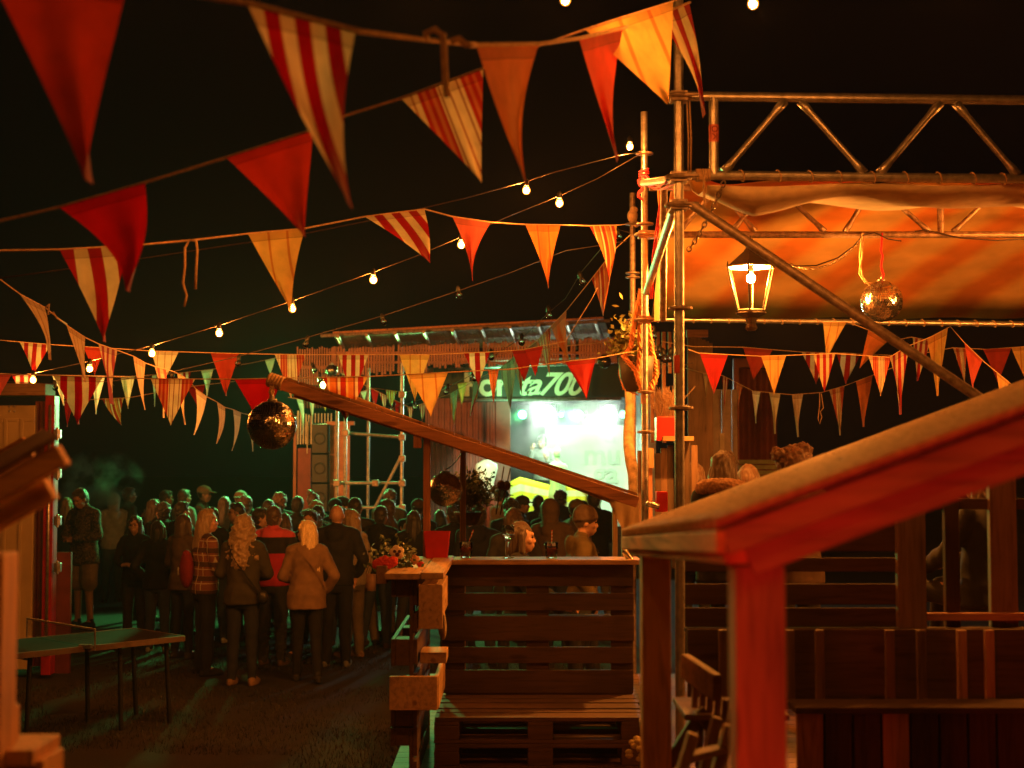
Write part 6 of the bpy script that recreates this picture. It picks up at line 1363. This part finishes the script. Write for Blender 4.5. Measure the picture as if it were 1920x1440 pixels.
# --- rest of the crowd: label, px, ytop, d, h, face, arms, yaw, fem, hair, hat, top
crowd = [
 ('person at the far left of the crowd half hidden by the container edge', 126, 932, 20.5, 1.72, 20, 'dd', 0, 1, 'long', 'fair', None, 'jacket', 'char'),
 ('person with pale green lit hood up behind the floral shirt', 212, 925, 21, 1.74, 30, 'dd', 0, 0, 'crop', 'dark', ('hood', 'lgrey'), 'hoodie', 'lgrey'),
 ('person in profile with light headscarf next to the pale hood', 247, 913, 20.5, 1.84, -60, 'dd', 0, 0, 'short', 'brown', None, 'jacket', 'olive'),
 ('person with long wavy green rimmed hair above the glasses wearer', 276, 936, 19.0, 1.72, -30, 'dd', 0, 1, 'long', 'brown', None, 'jacket', 'black'),
 ('person with short dark hair in profile, third head right of the smoke', 311, 919, 21.5, 1.80, -70, 'dd', 0, 0, 'short', 'dark', None, 'tee', 'green'),
 ('dark haired person with head bent in front of the short haired profile', 298, 943, 18.6, 1.70, 40, 'dd', 0, 0, 'messy', 'dark', None, 'hoodie', 'black'),
 ('person with bowl shaped green lit hair left of the cap wearer', 346, 917, 22, 1.82, -40, 'dd', 0, 0, 'short', 'brown', None, 'shirt', 'lgrey'),
 ('person in a tan baseball cap looking right above the plaid shirt', 376, 911, 21.5, 1.86, -90, 'dd', 0, 0, 'crop', 'dark', ('cap', 'khaki'), 'jacket', 'brown'),
 ('person with dark hair and lit ear left of the plaid shirt', 340, 940, 17.6, 1.74, -50, 'dd', 0, 0, 'short', 'dark', None, 'hoodie', 'black'),
 ('person in a reddish brown patterned jacket behind the plaid shirt', 347, 963, 16.4, 1.66, -30, 'dd', 0, 1, 'bob', 'brown', None, 'jacket', 'brown'),
 ('person with smooth bright green rimmed hair right of the tan cap', 412, 931, 20.2, 1.74, 0, 'dd', 0, 1, 'long', 'brown', None, 'jacket', 'char'),
 ('curly dark haired person right of the plaid shirt', 410, 952, 17.2, 1.68, -10, 'dd', 0, 1, 'messy', 'dark', None, 'hoodie', 'black'),
 ('person with orange lit face looking left above the curly fair hair', 443, 942, 17.6, 1.74, 110, 'hd', 0, 0, 'short', 'dark', None, 'hoodie', 'black'),
 ('person in an olive cap, back turned, over the curly fair hair', 451, 921, 20.8, 1.80, -10, 'dd', 0, 0, 'crop', 'brown', ('capback', 'khaki'), 'jacket', 'olive'),
 ('person with spiky green lit hair right of the olive cap', 464, 931, 19.8, 1.76, -20, 'dd', 0, 0, 'messy', 'brown', None, 'tee', 'grey'),
 ('person with dark hair facing right, behind the colour blocked anorak', 478, 951, 17.2, 1.70, -80, 'dd', 0, 0, 'short', 'dark', None, 'hoodie', 'navy'),
 ('person with rounded dark hair lit green at the rim, above the anorak', 497, 936, 19.3, 1.73, 0, 'dd', 0, 0, 'short', 'dark', None, 'jacket', 'char'),
 ('person with curly yellow green lit hair left of the lath column', 524, 925, 20.6, 1.79, 30, 'dd', 0, 0, 'messy', 'ginger', None, 'jacket', 'olive'),
 ('person with neat short hair below the lath column', 551, 930, 19.4, 1.78, 0, 'dd', 0, 0, 'short', 'dark', None, 'tee', 'char'),
 ('person with long brown hair between the anorak and the blond hair', 542, 962, 17.0, 1.62, 0, 'dd', 0, 1, 'long', 'brown', None, 'jacket', 'brown'),
 ('dark haired person facing the camera behind the blond hair', 572, 955, 16.4, 1.72, 150, 'dd', 20, 0, 'short', 'dark', None, 'hoodie', 'black'),
 ('person with tall green lit hair below the loudspeaker', 576, 924, 21, 1.80, -20, 'dd', 0, 1, 'bun', 'brown', None, 'jacket', 'char'),
 ('person with bright curly lit hair right of the loudspeaker', 584, 940, 19, 1.72, 0, 'dd', 0, 0, 'messy', 'fair', None, 'tee', 'grey'),
 ('person with straight hair tucked between blond hair and bald head', 595, 958, 17.4, 1.64, 20, 'dd', 0, 1, 'bob', 'brown', None, 'jacket', 'navy'),
 ('person with thick dark hair behind the bald head, left of it', 608, 947, 18.2, 1.71, 0, 'dd', 0, 0, 'short', 'dark', None, 'hoodie', 'char'),
 ('person in a cap with lit rim in front of the plywood column', 644, 932, 20, 1.76, -80, 'dd', 0, 0, 'crop', 'dark', ('cap', 'char'), 'jacket', 'black'),
 ('person in a dark baseball cap left of the bald head', 625, 935, 20.4, 1.74, 10, 'dd', 0, 0, 'short', 'dark', ('capback', 'black'), 'hoodie', 'black'),
 ('person with dark hair in a dark jacket standing right of the striped blouse', 681, 932, 17.8, 1.82, -10, 'dd', 0, 0, 'short', 'dark', None, 'jacket', 'char'),
 ('person with short hair whose head shows over the scaffold rail', 725, 919, 21.5, 1.82, 0, 'dd', 0, 0, 'messy', 'brown', None, 'jacket', 'olive'),
 ('bearded person in a brown jacket looking left under the scaffold tower', 728, 936, 18.6, 1.77, 80, 'dd', 0, 0, 'short', 'brown', None, 'jacket', 'brown'),
 ('person in a cap right of the scaffold tower', 775, 936, 19.0, 1.76, 0, 'dd', 0, 0, 'crop', 'dark', ('capback', 'brown'), 'jacket', 'black'),
 ('person with long dark hair over a black coat left of the red stall post', 773, 957, 17.0, 1.68, 0, 'dd', 0, 1, 'longer', 'dark', None, 'jacket', 'black'),
 ('person in a dark coat with orange lit neck behind the dim disco ball', 858, 945, 16.6, 1.77, 30, 'dd', 0, 0, 'short', 'dark', None, 'jacket', 'black'),
 ('small far person seen below the dim disco ball', 826, 955, 21, 1.56, 0, 'dd', 0, 1, 'bob', 'dark', None, 'jacket', 'green'),
 ('person in a dark cap and pale hoodie standing left in front of the stage', 941, 917, 22.0, 1.83, -70, 'dd', 0, 0, 'crop', 'dark', ('cap', 'black'), 'hoodie', 'tan'),
 ('person in a wide dark hat below the pale hoodie', 957, 935, 18.5, 1.78, 0, 'dd', 0, 0, 'messy', 'dark', ('cap', 'black'), 'jacket', 'black'),
 ('person in a grey cap with brim to the right in front of the striped desk', 976, 930, 20.6, 1.76, -90, 'dd', 0, 0, 'crop', 'brown', ('cap', 'olive'), 'jacket', 'olive'),
 ('person with neat dark hair against the yellow striped desk', 1001, 928, 20.8, 1.77, 10, 'dd', 0, 0, 'short', 'dark', None, 'jacket', 'char'),
 ('person with rounded dark hair between neat hair and brown hood', 1027, 938, 19.4, 1.73, 0, 'dd', 0, 1, 'bob', 'dark', None, 'jacket', 'black'),
 ('person with a brown hood up in a long tan coat right of the seated guest', 1046, 937, 17.0, 1.81, -20, 'dd', 0, 0, 'crop', 'dark', ('hood', 'brown'), 'hoodie', 'brown'),
 ('person with very dark hair seen tallest in front of the pale urn', 1060, 920, 22.2, 1.80, 0, 'dd', 0, 0, 'messy', 'dark', None, 'jacket', 'black'),
 ('person in a mustard cap and dark top looking right by the brown hood', 1077, 937, 18.4, 1.77, -60, 'dd', 0, 0, 'crop', 'dark', ('cap', 'mustard'), 'jacket', 'brown'),
 ('person with dark hair partly hidden between mustard cap and tall silhouette', 1093, 938, 20.5, 1.70, 0, 'dd', 0, 0, 'short', 'dark', None, 'jacket', 'black'),
 ('broad shouldered black silhouette against the bright banner', 1117, 920, 19.5, 1.86, 0, 'dd', 0, 0, 'short', 'dark', None, 'hoodie', 'black'),
 ('dark jacketed person with a pale backpack label behind the tumbler straw', 893, 948, 16, 1.77, 0, 'dd', 0, 0, 'short', 'dark', None, 'hoodie', 'navy'),
 ('person with straight brown hair over the seated guest', 963, 952, 14.6, 1.80, 0, 'dd', 0, 1, 'bob', 'brown', None, 'jacket', 'char'),
 ('dark clad person filling the gap behind the glasses wearer', 300, 975, 17.2, 1.56, 0, 'dd', 0, 1, 'bob', 'dark', None, 'jacket', 'black'),
 ('person in black behind the tan shirt and the bald head', 650, 950, 17.6, 1.70, 0, 'dd', 0, 0, 'short', 'dark', None, 'jacket', 'black'),
 ('person in a black coat right of the dark haired jacket wearer', 705, 948, 17.4, 1.72, -20, 'dd', 0, 0, 'short', 'dark', None, 'jacket', 'black'),
]
rn = random.Random(21); AM = {'d': 'down', 'h': 'hold', 'c': 'clasp'}
for (lab, px, yt, d, h, face, am, yaw, fem, hs, hc, hat, ts, tc_) in crowd:
    d = 2667*max(.28, (CAMZ-h))/max(20, yt-860); d = min(max(d, 14.5), 23.5); h = CAMZ-(yt-860)/2667*d; h = min(max(h, 1.5), 1.95)
    ar = rn.choice([('down', 'down'), ('pocket', 'hold'), ('hold', 'down'), ('clasp', 'clasp'), ('cross', 'cross'), ('down', 'hold'), ('pocket', 'pocket'), ('up', 'pocket'), ('hold', 'clasp')]) if am == 'dd' else ('hold', 'down')
    A(lab, px, yt, d, h-.01, face, ar, rn.choice(['stand', 'stand', 'wide']), yaw, 0, bool(fem), (hs, hc), hat, (ts, tc_), (rn.choice(['jeans', 'slim']), rn.choice(['denim', 'char', 'black', 'khaki', 'navy'])), rn.choice(['char', 'white', 'brown', 'black']), rn.choice('ab'), lean=(rn.uniform(-4, 4), rn.uniform(-3, 3)))
# people at the tables (on the deck behind the ledge) and on the right
G2 = 'guests near the drinks ledge'
def at_head(px, yt, d, h): return CAMZ-(yt-860)/2667*d-h
A('bearded person with a brown beanie and mustard hoodie walking right behind the ledge', 1092, 953, 13.0, 1.80, -90, ('down', 'pocket'), 'step', 0, -5, False, ('crop', 'brown'), ('beanie', 'brown'), ('hoodie', 'mustard'), ('jeans', 'char'), 'brown', z0=at_head(1092, 953, 13.0, 1.80), group=G2)
A('seated fair haired person looking right behind the wine glass, orange lit face', 975, 975, 11.0, 1.66, -95, ('lap', 'lap'), 'sit', 0, 0, True, ('bob', 'brown'), None, ('jacket', 'black'), ('slim', 'black'), 'black', z0=at_head(975, 975, 11.0, 1.68), group=G2)
A('person with long brown hair and fur collar seated behind the near scaffold pole', 1357, 845, 9.6, 1.66, -18, ('lap', 'lap'), 'sit', -20, 0, True, ('long', 'brown'), None, ('jacket', 'black'), ('slim', 'black'), 'black', z0=at_head(1350, 843, 9.6, 1.68), group='guests seated on the right')
b = MB(); fc = bpy.data.objects[[o.name for o in bpy.data.objects if o.get('label', '').startswith('person with long brown hair and fur')][0]]
b.torus((0, -.02, 1.49), .12, .05, (0, .25, 1), 28, 12, (1.2, 1)); me = remesh(b, 'fur_collar', .009, 1, lambda c: .014*noise.noise(c*70)); inst('fur_collar', me, solid('brown_fur', (.28, .16, .09), .95, 0, .4, 60, .6), fc)
A('person with big curly ginger hair tied in buns above the right shelter roof', 1490, 828, 9.8, 1.74, 10, ('lap', 'lap'), 'stand', 0, 0, True, ('bunbig', 'ginger'), None, ('jacket', 'brown'), ('slim', 'black'), 'black', z0=at_head(1490, 832, 9.8, 1.79), group='guests seated on the right')
A('person with smooth ginger hair, low, between the fur collar and the curly buns', 1403, 866, 11.0, 1.62, 0, ('lap', 'lap'), 'stand', 0, 0, True, ('bob', 'ginger'), None, ('jacket', 'char'), ('slim', 'black'), 'black', z0=at_head(1403, 868, 11, 1.64), group='guests seated on the right')
A('person with reddish straight hair at the edge of the plank stand', 1302, 866, 11.4, 1.60, 0, ('lap', 'lap'), 'stand', 0, 0, True, ('long', 'ginger'), None, ('jacket', 'brown'), ('slim', 'black'), 'black', z0=at_head(1302, 866, 11.4, 1.62), group='guests seated on the right')
A('person seen in fragments beyond the dark posts at the far right', 1842, 876, 8.6, 1.62, 40, ('lap', 'lap'), 'sit', 0, 0, True, ('long', 'ginger'), None, ('jacket', 'black'), ('slim', 'black'), 'black', z0=at_head(1842, 872, 8.6, 1.62), group='guests seated on the right')
# musician
A('musician with bushy hair behind the striped desk on the stage', 1017, 838, 28.6, 1.75, 160, ('hold', 'up'), 'stand', 0, -10, False, ('messy', 'dark'), None, ('shirt', 'lgrey'), ('jeans', 'black'), 'black', z0=1.0, group='performers on the stage')
# --- closing lights: red floodlight at the right of the photographer and a warm one over the deck
red = lamp('red_floodlight', 'SPOT', (-.5, .3, 1.75), RED, 120, .08, (1.3, 2.7, 1.85), 42, .35)
# smoke drifting at the left and on the stage
def smoke(name, c, s, dens, label, scale, seed, lo=.5):
    b = MB(); b.ell(c, s, n=24, m=16); m = bpy.data.materials.new(name); m.use_nodes = True; nt = m.node_tree; nt.nodes.remove(nt.nodes['Principled BSDF'])
    pv = N(nt, 'ShaderNodeVolumePrincipled'); pv.inputs['Color'].default_value = (.9, .9, .9, 1); pv.inputs['Anisotropy'].default_value = .3
    tc = N(nt, 'ShaderNodeTexCoord'); n = N(nt, 'ShaderNodeTexNoise', ins={'Scale': scale, 'Detail': 4, 'Roughness': .55}); mp = N(nt, 'ShaderNodeMapping'); mp.inputs['Location'].default_value = (seed, seed, 0)
    nt.links.new(tc.outputs['Object'], mp.inputs[0]); nt.links.new(mp.outputs[0], n.inputs['Vector'])
    g = N(nt, 'ShaderNodeVectorMath', operation='SUBTRACT'); nt.links.new(tc.outputs['Generated'], g.inputs[0]); g.inputs[1].default_value = (.5, .5, .5)
    ln = N(nt, 'ShaderNodeVectorMath', operation='LENGTH'); nt.links.new(g.outputs[0], ln.inputs[0])
    mr = N(nt, 'ShaderNodeMapRange'); mr.inputs['From Min'].default_value = .5; mr.inputs['From Max'].default_value = .15; nt.links.new(ln.outputs['Value'], mr.inputs['Value'])
    mn = N(nt, 'ShaderNodeMapRange'); mn.inputs['From Min'].default_value = lo; mn.inputs['From Max'].default_value = lo+.22; nt.links.new(n.outputs[0], mn.inputs['Value'])
    mm = N(nt, 'ShaderNodeMath', operation='MULTIPLY'); nt.links.new(mr.outputs[0], mm.inputs[0]); nt.links.new(mn.outputs[0], mm.inputs[1])
    m2 = N(nt, 'ShaderNodeMath', operation='MULTIPLY'); m2.inputs[1].default_value = dens; nt.links.new(mm.outputs[0], m2.inputs[0]); nt.links.new(m2.outputs[0], pv.inputs['Density']); nt.links.new(pv.outputs[0], nt.nodes['Material Output'].inputs['Volume'])
    return b.build('smoke', m, label=label, cat='smoke', kind='stuff')
smoke('smoke_left', tuple(P(188, 905, 22.5)), (.75, .7, .55), 7, 'green lit smoke puff rising above the heads at the left of the crowd', 2.2, 3)
smoke('smoke_stage', tuple(P(1060, 810, 28.5)), (2.0, 1.3, 1.3), 1.2, 'bright stage smoke drifting under the lamps', 1.6, 7, .42)
# haze
HZ = .0007
if HZ:
    b = MB(); b.span((-30, -5, -1), (30, 45, 9)); m = bpy.data.materials.new('haze'); m.use_nodes = True; nt = m.node_tree; nt.nodes.remove(nt.nodes['Principled BSDF'])
    pv = N(nt, 'ShaderNodeVolumePrincipled'); pv.inputs['Color'].default_value = (.95, .95, .95, 1); pv.inputs['Density'].default_value = HZ; pv.inputs['Anisotropy'].default_value = .2
    nt.links.new(pv.outputs[0], nt.nodes['Material Output'].inputs['Volume']); b.build('haze', m, kind='stuff', label='thin night haze round the lamps', cat='haze')
